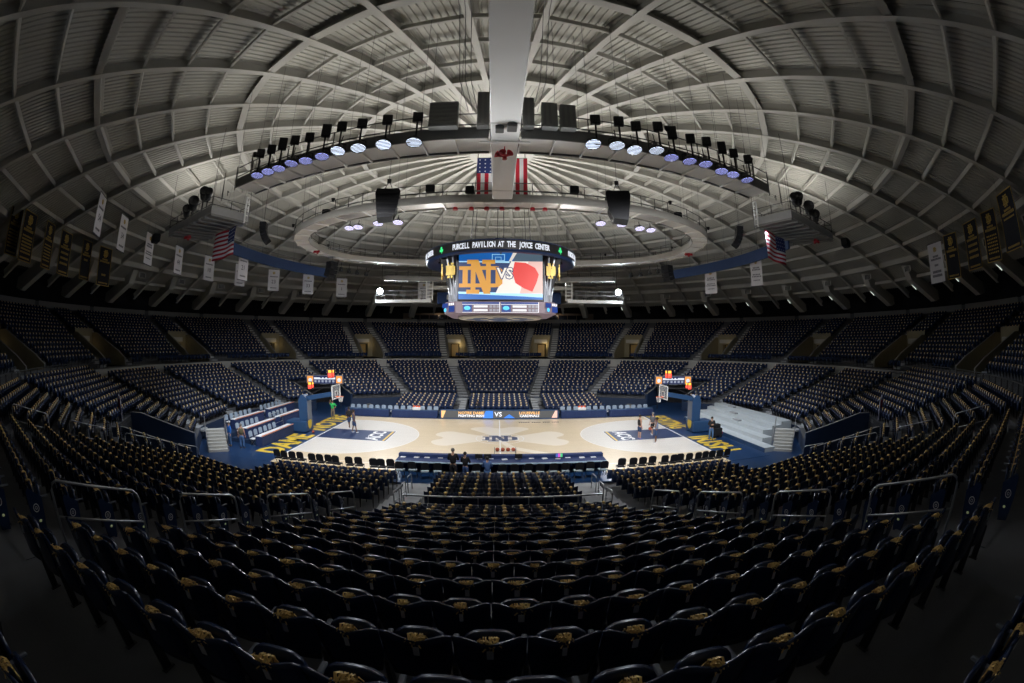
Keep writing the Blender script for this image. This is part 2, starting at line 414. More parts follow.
# the rest as stuff
def low_seat():
    V = []; F = []; M = []
    def q(vs, fs, mi):
        o = len(V); V.extend(vs); F.extend([tuple(i+o for i in g) for g in fs]); M.extend([mi]*len(fs))
    xs = (-.28, -.14, 0, .14, .28); zt = (.92, .89, .862, .89, .92)
    vs = [(x, .0, .4) for x in xs]+[(x, -.04, t) for x, t in zip(xs, zt)]+[(x, -.03, .4) for x in xs]+[(x, -.075, t) for x, t in zip(xs, zt)]
    fs = []
    for i in range(4): fs += [(i, i+5, i+6, i+1), (10+i, 11+i, 16+i, 15+i), (5+i, 15+i, 16+i, 6+i)]
    fs += [(0, 10, 15, 5), (4, 9, 19, 14)]
    q(vs, fs, 0)
    x0, x1, y0, y1, z0, z1 = -.22, .22, .09, .17, .40, .76
    bx = [(x0,y0,z0),(x1,y0,z0),(x1,y1,z0),(x0,y1,z0),(x0*.85,y0+.04,z1),(x1*.85,y0+.04,z1),(x1*.85,y1+.03,z1),(x0*.85,y1+.03,z1)]
    bf = [(0,3,2,1),(4,5,6,7),(0,1,5,4),(1,2,6,5),(2,3,7,6),(3,0,4,7)]
    q(bx, bf, 0)
    q([(.27,0,0),(.30,0,0),(.30,.28,.64),(.27,.28,.64),(.27,0,.66),(.30,0,.66),(.30,.3,.66),(.27,.3,.66)], [(4,5,6,7),(0,1,5,4),(1,2,6,5),(3,0,4,7),(2,3,7,6)], 1)
    return np.array(V), F, M
def low_pom():
    V = []; F = []; M = []
    bf = [(0,3,2,1),(4,5,6,7),(0,1,5,4),(1,2,6,5),(2,3,7,6),(3,0,4,7)]
    def bx(x0,x1,y0,y1,z0,z1,mi,t=.6):
        o = len(V); V.extend([(x0,y0,z0),(x1,y0,z0),(x1,y1,z0),(x0,y1,z0),(x0*t,y0*.8,z1),(x1*t,y0*.8,z1),(x1*t,y1*.8,z1),(x0*t,y1*.8,z1)]); F.extend([tuple(i+o for i in g) for g in bf]); M.extend([mi]*6)
    bx(-.085, .085, .02, .05, .68, .87, 0, .8)
    bx(-.06, .06, -.075, .04, .855, .905, 0)
    bx(-.04, .04, -.09, -.07, .80, .87, 0, 1.2)
    bx(-.026, .026, -.10, -.088, .71, .80, 1, 1); bx(-.055, .055, .05, .058, .71, .83, 1, 1)
    return np.array(V), F, M
def scatter(name, base, items, mats, jit=0.):
    V, F, M = base; n = len(items); nv = len(V)
    A = np.array([(s[0], s[1], s[2], s[3], s[4]) for s in items], float)
    ex = np.stack([-A[:, 4], A[:, 3]], 1)                    # local x axis, local y = -normal
    ey = -A[:, 3:5]
    sc = 1+jit*(RNG.random(n)-.5) if jit else np.ones(n)
    off = (RNG.random(n)-.5)*.06*(1 if jit else 0)
    X = V[None, :, 0]*sc[:, None]+off[:, None]; Y = V[None, :, 1]*np.ones((n, 1)); Z = V[None, :, 2]*np.ones((n, 1))
    W = np.stack([A[:, 0:1]+X*(-ex[:, 0:1])*-1+Y*ey[:, 0:1], A[:, 1:2]+X*ex[:, 1:2]+Y*ey[:, 1:2], A[:, 2:3]+Z], 2)
    me = bpy.data.meshes.new(name)
    ls = np.array([len(g) for g in F]); idx = np.concatenate([np.array(g) for g in F])
    tot = np.tile(ls, n); start = np.concatenate([[0], np.cumsum(tot)[:-1]])
    allidx = (idx[None, :]+nv*np.arange(n)[:, None]).ravel()
    me.vertices.add(n*nv); me.vertices.foreach_set('co', W.reshape(-1))
    me.loops.add(len(allidx)); me.loops.foreach_set('vertex_index', allidx.astype(np.int32))
    me.polygons.add(len(tot)); me.polygons.foreach_set('loop_start', start.astype(np.int32))
    try: me.polygons.foreach_set('loop_total', tot.astype(np.int32))
    except Exception: pass
    me.polygons.foreach_set('material_index', np.tile(np.array(M), n).astype(np.int32))
    for m_ in mats: me.materials.append(m_)
    me.update(calc_edges=True); me.validate()
    o = bpy.data.objects.new(name, me); C.objects.link(o); return o
rs = [s for d, s in rest]
tag(scatter('folding_seats', low_seat(), rs, [NAVY, BLACK]), 'navy folding seats filling the rest of both tiers and floor blocks', 'seats', kind='stuff')
tag(scatter('rally_poms', low_pom(), [s for s in rs if s[7] != 'suite'], [BRONZE, TAG], .5), 'bronze foil poms hung on all the more distant seat backs', 'poms', kind='stuff')
print('seats', len(SEATS))

# ------------------------------------------------------------------ floor, tiers and walls
m = MB(); m.lathe([(0.01, -.3), (54, -.3), (54, 0), (0.01, 0)], 72); strut(m.build('floor', NAVYF))
def strip(mb, A, B, mi=0):                                   # quads between two polylines
    n = len(A); o = [*A, *B]; mb.add(o, [(i, i+1, n+i+1, n+i) for i in range(n-1)], mi)
def ring_pts(rho, z, p0, p1, a=6., st=1.5):
    n = max(2, int(abs(p1-p0)/st)+1); Q = list(np.linspace(p0, p1, n))
    if a == 6. and rho < 31:
        if abs(p0) <= 180 and abs(p1) <= 180: Q = sorted(set(Q) | {b for b in breaks(rho) if p0 < b < p1}) if p0 < p1 else Q
        return [(*bowlp(rho, q)[:2], z) for q in Q]
    return [(*bowl(rho, q, a)[:2], z) for q in Q]
VOM = [(50, 62), (118, 129), (-62, -50), (-129, -118)]
def spans(j):
    if j >= 6: return [(-180, 180)]
    c = sorted(VOM); out = []; p = -180
    for a, b in c: out.append((p, a)); p = b
    out.append((p, 180)); return out
m = MB()
for j in range(15):
    z = TR(j); zp = TR(j-1) if j else 0; r0 = 17.95+.85*j; r1 = r0+.85
    for p0, p1 in spans(j):
        segs = [(p0, p1)]
        if j > 12: segs = [(-180, -107), (107, 180)]
        for a, b in segs:
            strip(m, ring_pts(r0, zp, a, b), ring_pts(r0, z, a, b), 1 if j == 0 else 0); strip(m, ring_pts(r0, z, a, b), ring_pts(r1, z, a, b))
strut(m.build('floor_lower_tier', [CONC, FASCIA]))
# vomitory tunnels: stepped side walls, back wall and opening
for i, (p0, p1) in enumerate(VOM):
    m = MB()
    for p in (p0, p1):
        A = []; B = []; A2 = []; B2 = []
        sg = .25 if p == p0 else -.25
        for j in range(7):
            rr_ = 17.95+.85*j; zz = TR(min(j, 5))+.55
            x, y, _, _ = bowlp(rr_, p); t = RAD(p); ox, oy = math.cos(t)*sg*.5, -math.sin(t)*sg*.5
            A.append((x-ox, y-oy, 0)); B.append((x-ox, y-oy, zz)); A2.append((x+ox, y+oy, 0)); B2.append((x+ox, y+oy, zz))
        strip(m, A, B, 0); strip(m, A2, B2, 0); strip(m, B, B2, 1)
        m.add([A[0], A2[0], B2[0], B[0]], [(0, 1, 2, 3)], 0)
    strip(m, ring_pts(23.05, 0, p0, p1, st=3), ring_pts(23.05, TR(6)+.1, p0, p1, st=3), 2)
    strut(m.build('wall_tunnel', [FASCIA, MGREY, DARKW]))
# concourse platform, its parapet, the upper tier front
m = MB()
for lo, hi, p0, p1 in ((29.3, 33.2, -107, 107), (30.7, 33.2, 107, 253)):
    zt = TR(12) if lo < 30 else TR(14)
    A = ring_pts(lo, zt-.3, p0, p1); B = ring_pts(lo, 5.02, p0, p1); D = ring_pts(lo+.14, 5.02, p0, p1)
    if lo < 30:
        strip(m, A, B, 1); strip(m, B, D, 1); strip(m, D, ring_pts(lo+.14, 5.0, p0, p1), 1)
        strip(m, ring_pts(lo+.14, 5.0, p0, p1), ring_pts(33.6, 5.0, p0, p1, UA), 0)
    else:
        strip(m, ring_pts(lo, 4.5, 107, 136), ring_pts(33.6, 4.5, 107, 136, UA)); strip(m, ring_pts(lo, 4.5, 136, 224), ring_pts(33.9, 4.5, 136, 224)); strip(m, ring_pts(lo, 4.5, 224, 253), ring_pts(33.6, 4.5, 224, 253, UA))
        for a, b in ((136, 176), (184, 224)): strip(m, ring_pts(33.3, 4.5, a, b), ring_pts(33.3, 6.6, a, b), 2)
        for a, b in ((107, 136), (224, 253)): strip(m, ring_pts(33.2, 4.5, a, b, UA), ring_pts(33.2, 5.4, a, b, UA), 2)
strut(m.build('floor_concourse', [CONC, PALE, mat('concourse_grey', (.16, .165, .17), .8, noise=.15)]))
m = MB()
def ports_at(j):
    c = []
    if j < 7:
        for p in PORT:
            w = math.degrees(1.5/(UR(j)+2)); c += [(p-w, p+w), (-p-w, -p+w)]
    c.sort(); out = []; q = -180
    for a, b in c: out.append((q, a)); q = b
    out.append((q, 180)); return out
for j in range(14):
    z = UZ(j); zp = UZ(j-1) if j else 5.0; r0 = UR(j)-.45; r1 = r0+.82
    for a, b in ports_at(j):
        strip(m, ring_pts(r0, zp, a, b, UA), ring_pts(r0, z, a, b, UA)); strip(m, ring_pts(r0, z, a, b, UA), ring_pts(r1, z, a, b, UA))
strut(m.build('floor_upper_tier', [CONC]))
# portals with tan side walls, a pale panel above the door and a lit doorway
for i, p in enumerate(PORT):
    for sg in (1, -1):
        m = MB(); ph = p*sg
        for s2 in (-1, 1):
            A = []; B = []; A2 = []; B2 = []
            for j in range(8):
                rr_ = UR(j)-.45-(0.3 if j == 0 else 0); w = math.degrees(1.5/(rr_+2)); w2 = math.degrees(1.72/(rr_+2)); zz = UZ(min(j, 6))+(.75 if j else .4)
                x, y, _, _ = bowl(rr_, ph+s2*w, UA); x2, y2, _, _ = bowl(rr_, ph+s2*w2, UA)
                A.append((x, y, 5)); B.append((x, y, zz)); A2.append((x2, y2, 5)); B2.append((x2, y2, zz))
            strip(m, A, B, 0); strip(m, A2, B2, 0); strip(m, B, B2, 1); m.add([A[0], A2[0], B2[0], B[0]], [(0, 1, 2, 3)], 1)
        rb = UR(7)-.45; w = math.degrees(1.5/(rb+2)); a0 = bowl(rb, ph-w, UA); a1 = bowl(rb, ph+w, UA)
        e = Vector((a1[0]-a0[0], a1[1]-a0[1], 0)); o_ = Vector((a0[0], a0[1], 0)); nrm = Vector((-a0[2], -a0[3], 0))
        def quad(u0, u1, z0, z1, off, mi):
            P = [o_+e*u+nrm*off+Vector((0, 0, z)) for u, z in ((u0, z0), (u1, z0), (u1, z1), (u0, z1))]; m.add([tuple(q) for q in P], [(0, 1, 2, 3)], mi)
        quad(0, .25, 5, 7.6, 0, 0); quad(.75, 1, 5, 7.6, 0, 0); quad(0, 1, 7.15, UZ(7)+.8, .02, 0); quad(0, 1, UZ(7)+.78, UZ(7)+.8, .2, 1)
        quad(.3, .7, 5, 7.05, -1.2, 2); quad(.25, .25+.001, 5, 7.1, -.6, 0)
        for uu in (.25, .75):
            P = [o_+e*uu, o_+e*uu-nrm*1.2]; m.add([(P[0].x, P[0].y, 5), (P[1].x, P[1].y, 5), (P[1].x, P[1].y, 7.15), (P[0].x, P[0].y, 7.15)], [(0, 1, 2, 3)], 0)
        quad(.08, .82, 7.35, 7.9, .06, 3)
        strut(m.build('wall_portal', [TAN, MGREY, mat('portal_door', (.42, .28, .08), .5), PALE]))
        L = bpy.data.lights.new('portal_lamp', 'POINT'); L.energy = 22 if abs(ph) < 12 else (6 if abs(ph) < 60 else 1.5); L.color = (1, .72, .34); L.shadow_soft_size = .15
        lo = bpy.data.objects.new('portal_lamp', L); C.objects.link(lo); q = o_+e*.72+nrm*.5; lo.location = (q.x, q.y, 7.0)
# back wall behind the upper tier with pale parapet, dark wall and soffit, press box
m = MB()
RBK = UR(13)+.45
strip(m, ring_pts(RBK, UZ(13), -180, 180, UA), ring_pts(RBK, UZ(13)+.35, -180, 180, UA), 0)
strip(m, ring_pts(RBK+.3, UZ(13)+.35, -180, 180, UA), ring_pts(RBK, UZ(13)+.35, -180, 180, UA), 0)
for p_ in range(-150, 150, 12):
    strip(m, ring_pts(RBK+.9, UZ(13)+.9, p_+.4, p_+11.6, UA), ring_pts(RBK+.9, UZ(13)+1.55, p_+.4, p_+11.6, UA), 1)
strip(m, ring_pts(RBK+1., UZ(13), -180, 180, UA), ring_pts(RBK+1., UZ(13)+1.5, -180, 180, UA), 0)
strip(m, ring_pts(RBK, UZ(13)+.0, -180, 180, UA), ring_pts(54, UZ(13), -180, 180, 0.01), 0)
strut(m.build('wall_parapet', [CONC, mat('parapet_grey', (.24, .24, .23), .85, noise=.2)]))
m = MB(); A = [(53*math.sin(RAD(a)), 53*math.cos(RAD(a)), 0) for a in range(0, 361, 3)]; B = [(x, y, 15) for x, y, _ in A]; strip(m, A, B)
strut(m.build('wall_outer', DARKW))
m = MB()
for sx in (-1, 1):
    x0, x1 = sorted((sx*5.5, sx*17.5)); y = 49.2
    m.box(x0-1.0, x1+1.0, y, y+.3, 10.3, 13.0, 0)
    m.box(x0+.6, x1-.6, y-.12, y+.02, 11.1, 12.6, 1)
    for k in range(7): xx = x0+.6+(x1-x0-1.2)*k/6; m.box(xx-.05, xx+.05, y-.2, y-.1, 11.1, 12.6, 0)
    m.box(x0, x1, y-.3, y, 10.7, 11.1, 2)
    m.beam((sx*6.2, y-1.2, 10.2), (sx*5.2, y-1.0, 13.2), .35, .3, 0); m.beam((sx*4.6, y-1.0, 10.2), (sx*4.6, y-1.0, 13.2), .3, .3, 0)
strut(m.build('wall_press_box', [mat('press_tan', (.16, .12, .09), .8, noise=.3, nscale=.5), mat('press_glass', (.01, .012, .02), .1), MGREY]))
# aisle stairs (structure), pale treads with half steps
def aisle(fn, j0, j1, w, name='floor_aisle_stair', a=6., RR=RB, ZZ=TR, dr=.85, rise=.252, front=.45, mt=STEP):
    m = MB()
    for j in range(j0, j1+1):
        for h in (0, 1):
            r0 = RR(j)-front+h*dr/2-(dr/2 if True else 0); r1 = r0+dr/2+.02; z1 = ZZ(j)-rise/2+h*rise/2+.012; z0 = z1-rise/2-.02
            ph = fn(r0); t0 = bowl(r0, ph, a); t1 = bowl(r1, fn(r1), a)
            d = Vector((t0[3], -t0[2], 0))*(w/2)
            P0 = Vector((t0[0], t0[1], 0)); P1 = Vector((t1[0], t1[1], 0))
            vs = [P0-d, P0+d, P1+d, P1-d]
            m.add([(v.x, v.y, z0) for v in vs]+[(v.x, v.y, z1) for v in vs], [(4,5,6,7),(0,1,5,4),(1,2,6,5),(3,0,4,7)], 0)
    return strut(m.build(name, mt))
for s in (1, -1):
    for p in AIS: aisle(lambda q, p=p, s=s: s*p, 0 if p != 52 else 6, 12, 1.1)
    aisle(lambda q, s=s: s*RAIL2(q), 0, 14, 1.1, mt=CONC); aisle(lambda q, s=s: s*RAIL1(q), 0, 14, 1.1, mt=CONC)
    aisle(lambda q, s=s: s*128., 6, 14, .7, mt=CONC)
    for p in PORT:
        for k in (-1, 1):
            aisle(lambda q, p=p, s=s, k=k: s*(p+k*math.degrees(2.25/(q+2))), 0, 13, .95, a=UA, RR=UR, ZZ=UZ, dr=.82, rise=.36, mt=PALE if p < 60 else STEP)
# floor-level block platforms and front stairs
def block(x0, x1, ys, y_sign, n, dy, z0, dz, name='floor_retractable_tier'):
    m = MB()
    for j in range(n):
        ya = ys+y_sign*(dy*j-.45); yb = ya+y_sign*dy; a, b = sorted((ya, yb)); m.box(x0, x1, a, b, 0, z0+dz*j)
    m.box(x0-.03, x1+.03, *sorted((ys-y_sign*.5, ys-y_sign*.45)), 0, z0+.1, 1)
    strut(m.build(name, [CONC, FASCIA]))
for x0, x1 in ((-3.55, 3.55), (-12.3, -5.05), (5.05, 12.3)): block(x0, x1, -12.2, -1, 6, .85, .2, .1)
for x0, x1 in ((-3.3, 3.3), (-11.3, -4.3), (4.3, 11.3)): block(x0, x1, 10.8, 1, 6, .9, .2, .12)
for sx in (-1, 1):
    for ys, sg in ((-11.9, -1), (10.9, 1)):
        m = MB()
        for k in range(7):
            a, b = sorted((ys+sg*k*.86, ys+sg*(k+1)*.86)); x0, x1 = sorted((sx*3.6, sx*5.0)); m.box(x0, x1, a, b, 0, .14*(k+1))
        m.box(*sorted((sx*3.6, sx*5.6)), *sorted((ys-sg*.02, ys-sg*.9)), 0, .02)
        strut(m.build('floor_aisle_stair', STEP))
# grey beam rail at the back of the near centre block
m = MB(); m.beam((-3.7, -17.35, 1.75), (3.7, -17.35, 1.75), .05, .05); m.beam((-3.7, -17.35, 1.35), (3.7, -17.35, 1.35), .04, .04)
for k in range(9): m.beam((-3.7+k*.925, -17.35, .7), (-3.7+k*.925, -17.35, 1.75), .04, .04)
tag(m.build('guard_rail', STEEL), 'straight grey guard rail behind the floor-level centre block of seats', 'railing')

# ------------------------------------------------------------------ aisle handrails
def rail_thing(P0, P1, label, h=1.2, group='aisle handrails', r_=.024):
    P0 = Vector(P0); P1 = Vector(P1); t = thing('aisle_handrail', label, 'railing', tuple(P0), 0, group)
    d = P1-P0; U = Vector((0, 0, h)); k = .14/d.length
    m = MB(); pts = [Vector(), U*.86, U*.95+d*k*.3, U+d*k, U+d*(1-k), d+U*.95-d*k*.3, d+U*.86, d]
    m.tube(pts, r_, 10); m.build('hoop', STEEL, t, True)
    m = MB(); m.tube([U*.5, d*.5+U*.5, d+U*.5], r_*.85, 8); m.build('mid_rail', STEEL, t, True)
    for q in (Vector(), d):
        m = MB(); m.lathe([(.001, 0), (.06, 0), (.06, .012), (.03, .02), (.001, .02)], 12, tuple(q)); m.build('foot_plate', STEEL, t)
    return t
def ztread(rho): return TR(max(0, min(14, (rho-17.95)/.85)))-.13
names1 = ['topmost', 'second from the top', 'third from the top', 'lowest']
for s in (1, -1):
    side = 'right' if s > 0 else 'left'
    for i, (ra, rb) in enumerate(((29.15, 27.2), (26.15, 24.45), (23.3, 21.35), (20.4, 18.7))):
        a = bowl(ra, s*RAIL1(ra)); b = bowl(rb, s*RAIL1(rb))
        rail_thing((a[0], a[1], ztread(ra)), (b[0], b[1], ztread(rb)), f'steel hoop handrail on the {side} aisle beside the near centre block, {names1[i]}')
    for i, (ra, rb) in enumerate(((28.4, 26.5), (25.4, 23.4), (22.3, 20.2), (19.2, 17.9))):
        a = bowl(ra, s*RAIL2(ra)); b = bowl(rb, s*RAIL2(rb))
        rail_thing((a[0], a[1], ztread(ra)), (b[0], b[1], ztread(rb)), f'steel hoop handrail on the outer {side} aisle towards the tunnel, {names1[i]}')
    for i, (ya, yb, z0, z1) in enumerate(((-12.2, -13.4, .1, .3), (-14.3, -15.4, .4, .6), (-16.2, -17.3, .75, 1.))):
        rail_thing((s*(4.45-.15*i), ya, z0), (s*(4.4-.15*i), yb, z1), f'slim handrail on the pale steps {side} of the floor-level centre block, {["lowest","middle","highest"][i]}', .85, 'stair handrails')
# end panels with round emblem facing the aisle
def end_panel(loc, rz, label):
    t = thing('seat_end_panel', label, 'end panel', loc, rz, 'seat row end panels along the near aisles')
    m = MB(); poly = [(-.12, .05), (.10, .02), (.16, .3), (.2, .66), (.1, .72), (-.1, .86), (-.17, .8), (-.16, .4)]
    m.M = Matrix.Rotation(PI/2, 4, 'X'); m.prism(poly, -.02, .02); m.build('panel', NAVY, t)
    for sg in (-1, 1):
        m = MB(); m.M = Matrix.Translation((0, sg*.024, .5)) @ Matrix.Rotation(PI/2, 4, 'X')
        n = 20
        for r0, r1 in ((.06, .075), (.02, .03)):
            m.add([(r0*math.cos(2*PI*k/n), r0*math.sin(2*PI*k/n), 0) for k in range(n)]+[(r1*math.cos(2*PI*k/n), r1*math.sin(2*PI*k/n), 0) for k in range(n)], [(k, (k+1) % n, n+(k+1) % n, n+k) for k in range(n)])
        m.build('emblem', TAG, t)
        m = MB(); m.M = Matrix.Translation((.02, sg*.022, .27)); m.sphere((0, 0, 0), .035, 10, 6, 0, 1, .3, .7); m.build('aisle_light', mat('aisle_light', (.4, .45, .25), .4, emit=(.6, .7, .35), es=.12), t)
    return t
for s in (1, -1):
    for j in range(15):
        rho = RB(j)-.1; ph = RAIL1(rho)-math.degrees(.72/math.hypot(*bowl(rho, RAIL1(rho))[:2])); x, y, nx, ny = bowl(rho, s*ph)
        end_panel((x, y, TR(j)), math.atan2(-ny, -nx), f'navy seat end panel with pale ring emblem, {ORD[14-j]} row, {"right" if s > 0 else "left"} aisle')

# ------------------------------------------------------------------ roof: dome deck, ribs, rings, purlins, brackets
ZA, RS = 23.0, 101.4
def dz(rho): return ZA-RS+math.sqrt(RS*RS-rho*rho)
ceil = bpy.data.objects.new('ceiling', None); C.objects.link(ceil); ceil['kind'] = 'structure'
RE = 43.4
m = MB()
for b in range(36):
    t = RAD(b*10); c, s_ = math.cos(t), math.sin(t)
    def W(u, l, dzv=0.):                                    # u radial, l lateral
        x = u*s_+l*c; y = u*c-l*s_; return (x, y, dz(math.hypot(x, y))+.35+dzv)
    pitch = .34; K = int(RE*math.tan(RAD(5))/pitch)+1
    for k in range(-K, K+1):
        l0 = (k-.5)*pitch; us = abs(k)*pitch/math.tan(RAD(5)); u0 = max(2.2, us-1.6)
        if u0 >= RE-1: continue
        n = max(1, int((RE-u0)/4.5)); U = [u0+(RE-u0)*i/n for i in range(n+1)]
        prof = [(l0, 0), (l0+.20, 0), (l0+.235, -.07), (l0+.305, -.07), (l0+pitch, 0)]
        vs = [W(u_, l, h) for u_ in U for l, h in prof]; w = len(prof)
        m.add(vs, [(i*w+q, (i+1)*w+q, (i+1)*w+q+1, i*w+q+1) for i in range(n) for q in range(w-1)])
o = m.build('deck', DECK, ceil)
m = MB(); m.lathe([(.01, 0), (2.6, -.02), (2.6, -.4), (.01, -.4)], 36, (0, 0, dz(0)-.05)); m.build('crown_ring', BEAM, ceil)
def ibeam(m, P, w, h):                                       # I section along polyline
    for a, b in zip(P[:-1], P[1:]):
        a = Vector(a); b = Vector(b); e = Vector((0, 0, 1)); d = (b-a).normalized()*.03
        m.beam(a-d, b+d, w, .035); m.beam(a-d+e*h/2, b+d+e*h/2, .03, h); m.beam(a-d+e*(h-.03), b+d+e*(h-.03), w, .03)
for k in range(36):
    t = RAD(5+10*k); P = [(u_*math.sin(t), u_*math.cos(t), dz(u_)-.28) for u_ in np.linspace(2.4, 44.5, 15)]
    m = MB(); ibeam(m, P, .34, .62); m.build('rib_beam', BEAM, ceil)
for R_ in (11.56, 20.47, 29.72, 38.8):
    m = MB(); P = [(R_*math.sin(RAD(5+10*k)), R_*math.cos(RAD(5+10*k)), dz(R_)-.2) for k in range(37)]; ibeam(m, P, .42, .55); m.build('ring_beam', BEAM, ceil)
RR = [2.6, 11.56, 20.47, 29.72, 38.8, 43.6]; rest_m = MB(); cnt = 0
for b in range(35, -1, -1):
    for i in range(1, 5):
        for q in (.25, .5, .75):
            R_ = RR[i]+(RR[i+1]-RR[i])*q
            if i == 4 and q == .25: R_ = 41.6
            elif i == 4: continue
            P = [(R_*math.sin(RAD(a)), R_*math.cos(RAD(a)), dz(R_)-.02) for a in (5+10*b-10, 5+10*b)]
            big = 12 <= b <= 15 or 21 <= b <= 24 or (8 <= b <= 11 and i < 4) 
            mm = MB() if (cnt < 98 and big) else rest_m
            mm.beam(P[0], P[1], .12, .28); 
            if mm is not rest_m: mm.build('purlin', BEAM, ceil); cnt += 1
o = rest_m.build('purlins', BEAM, ceil); o['kind'] = 'stuff'
# brackets (sloping haunches below the eaves), each with its vent panel, right-hand ones with a strip lamp
for k in range(36):
    t = RAD(10*k); er = Vector((math.sin(t), math.cos(t), 0)); et = Vector((math.cos(t), -math.sin(t), 0))
    m = MB(); w = .42
    A = [(39.6, dz(39.6)+.1), (45.6, 12.9), (45.8, 12.0), (45.0, 11.75), (40.4, dz(40.4)-1.0)]
    vs = [tuple(er*r_+et*s_*w+Vector((0, 0, z_))) for s_ in (-1, 1) for r_, z_ in A]
    m.add(vs, [(0,1,2,3,4)[::-1], (5,6,7,8,9)]+[(q, (q+1) % 5, 5+(q+1) % 5, 5+q) for q in range(5)])
    o = m.build('eave_bracket', BEAM, ceil)
    m = MB(); c0 = er*39.2+et*.9
    for q in range(4): m.beam(c0+et*(q*.22-.33)+Vector((0, 0, dz(39.4)-.25)), c0+et*(q*.22-.33)+Vector((0, 0, dz(39.4)-.75)), .12, .05, 0, er)
    m.beam(c0-et*.55+Vector((0, 0, dz(39.4)-.5))+er*.05, c0+et*.55+Vector((0, 0, dz(39.4)-.5))+er*.05, .04, .6, 1); m.build('vent_panel', [BLACK, BEAM], ceil)
    if 3 <= k <= 16:
        m = MB(); m.beam(er*41.3+et*(-.44)+Vector((0, 0, dz(41.3)-.95)), er*42.1+et*(-.44)+Vector((0, 0, dz(42.1)-1.0)), .07, .07); m.build('strip_lamp', STUBE, ceil)
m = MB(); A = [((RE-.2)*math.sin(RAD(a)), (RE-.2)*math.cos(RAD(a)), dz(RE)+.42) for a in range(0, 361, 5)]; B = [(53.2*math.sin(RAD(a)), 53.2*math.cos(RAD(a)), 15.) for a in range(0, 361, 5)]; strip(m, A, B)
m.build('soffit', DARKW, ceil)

# ------------------------------------------------------------------ catwalks and things hung from the roof
def sell(a, b, n, k, N):                                     # superellipse point
    t = 2*PI*k/N; c, s_ = math.cos(t), math.sin(t); return (a*math.copysign(abs(c)**(2/n), c), b*math.copysign(abs(s_)**(2/n), s_))
def walkway(name, label, P, w, z, closed, fascia=.5, railh=1.05, under=DUCT):
    """deck along polyline P (centre line) with trough edges, cross ribs and pipe railings on both sides"""
    t = thing(name, label, 'catwalk', (0, 0, 0)); n = len(P)
    P = [Vector((x, y, 0)) for x, y in P]; N_ = []
    for i in range(n):
        a = P[(i-1) % n] if closed or i > 0 else P[i]; b = P[(i+1) % n] if closed or i < n-1 else P[i]; d = (b-a).normalized(); N_.append(Vector((d.y, -d.x, 0)))
    seg = range(n if closed else n-1)
    m = MB()
    for i in seg:
        j = (i+1) % n; q = [P[i]-N_[i]*w/2, P[i]+N_[i]*w/2, P[j]+N_[j]*w/2, P[j]-N_[j]*w/2]
        m.add([(v.x, v.y, z) for v in q]+[(v.x, v.y, z+.06) for v in q], [(3,2,1,0), (4,5,6,7), (0,1,5,4), (1,2,6,5), (2,3,7,6), (3,0,4,7)])
    m.build('deck', under, t)
    m = MB()
    for sg in (-1, 1):
        for i in seg:
            j = (i+1) % n; a = P[i]+N_[i]*sg*(w/2+.04); b = P[j]+N_[j]*sg*(w/2+.04); m.beam((a.x, a.y, z+fascia/2-.08), (b.x, b.y, z+fascia/2-.08), .05, fascia)
    m.build('edge_beam', MGREY if name == 'outer_catwalk' else mat('catwalk_grey', (.4, .39, .36), .6), t)
    m = MB()
    for i in seg:
        j = (i+1) % n; L = (P[j]-P[i]).length; K = max(1, int(L/1.3))
        for k in range(K):
            q = k/K; c = P[i].lerp(P[j], q); nn = N_[i].lerp(N_[j], q).normalized(); m.beam(tuple(c-nn*w/2+Vector((0, 0, z-.05))), tuple(c+nn*w/2+Vector((0, 0, z-.05))), .07, .1)
    m.build_each('cross_rib', under, t)
    m = MB()
    for sg in (-1, 1):
        for i in seg:
            j = (i+1) % n; a = P[i]+N_[i]*sg*(w/2+.03); b = P[j]+N_[j]*sg*(w/2+.03)
            for h in (.55, railh): m.beam((a.x, a.y, z+h), (b.x, b.y, z+h), .035, .035)
            L = (b-a).length; K = max(1, round(L/1.4))
            for k in range(K): c = a.lerp(b, k/K); m.beam((c.x, c.y, z), (c.x, c.y, z+railh), .04, .04)
    m.build('railing', DGREY, t)
    m = MB()
    for i in range(0, n, max(1, n//10)):
        for sg in ((-1, 1) if i % 2 == 0 else (1,)):
            c = P[i]+N_[i]*sg*w/2; m.cyl((c.x, c.y, z), (c.x*1.02, c.y*1.02, dz(min(44, c.length))), .009, 4)
    m.build_each('hanger_rod', DGREY, t)
    return t
ring = [sell(15.6, 9.6, 2.35, k, 40) for k in range(40)]
walkway('inner_catwalk', 'pale oval catwalk hung around the centre scoreboard', ring, 1.15, 15.0, True, .45)
arc = [(35.5*math.sin(RAD(a)), 18.4-35.5*math.cos(RAD(a))) for a in np.linspace(-21.5, 21.5, 21)]
for s_ in (-1, 1):
    half = [(35.5*math.sin(RAD(s_*a)), 18.4-35.5*math.cos(RAD(a))) for a in np.linspace(.95, 21.5, 11)]
    walkway('outer_catwalk', f'grey arched catwalk {"left" if s_ < 0 else "right"} of the white duct with a row of lamps', half, 1.3, 15.0, False, .5)
walkway('outer_catwalk', 'far lighting catwalk behind the scoreboard', [(-x, -y) for x, y in arc], 1.3, 14.4, False, .5)
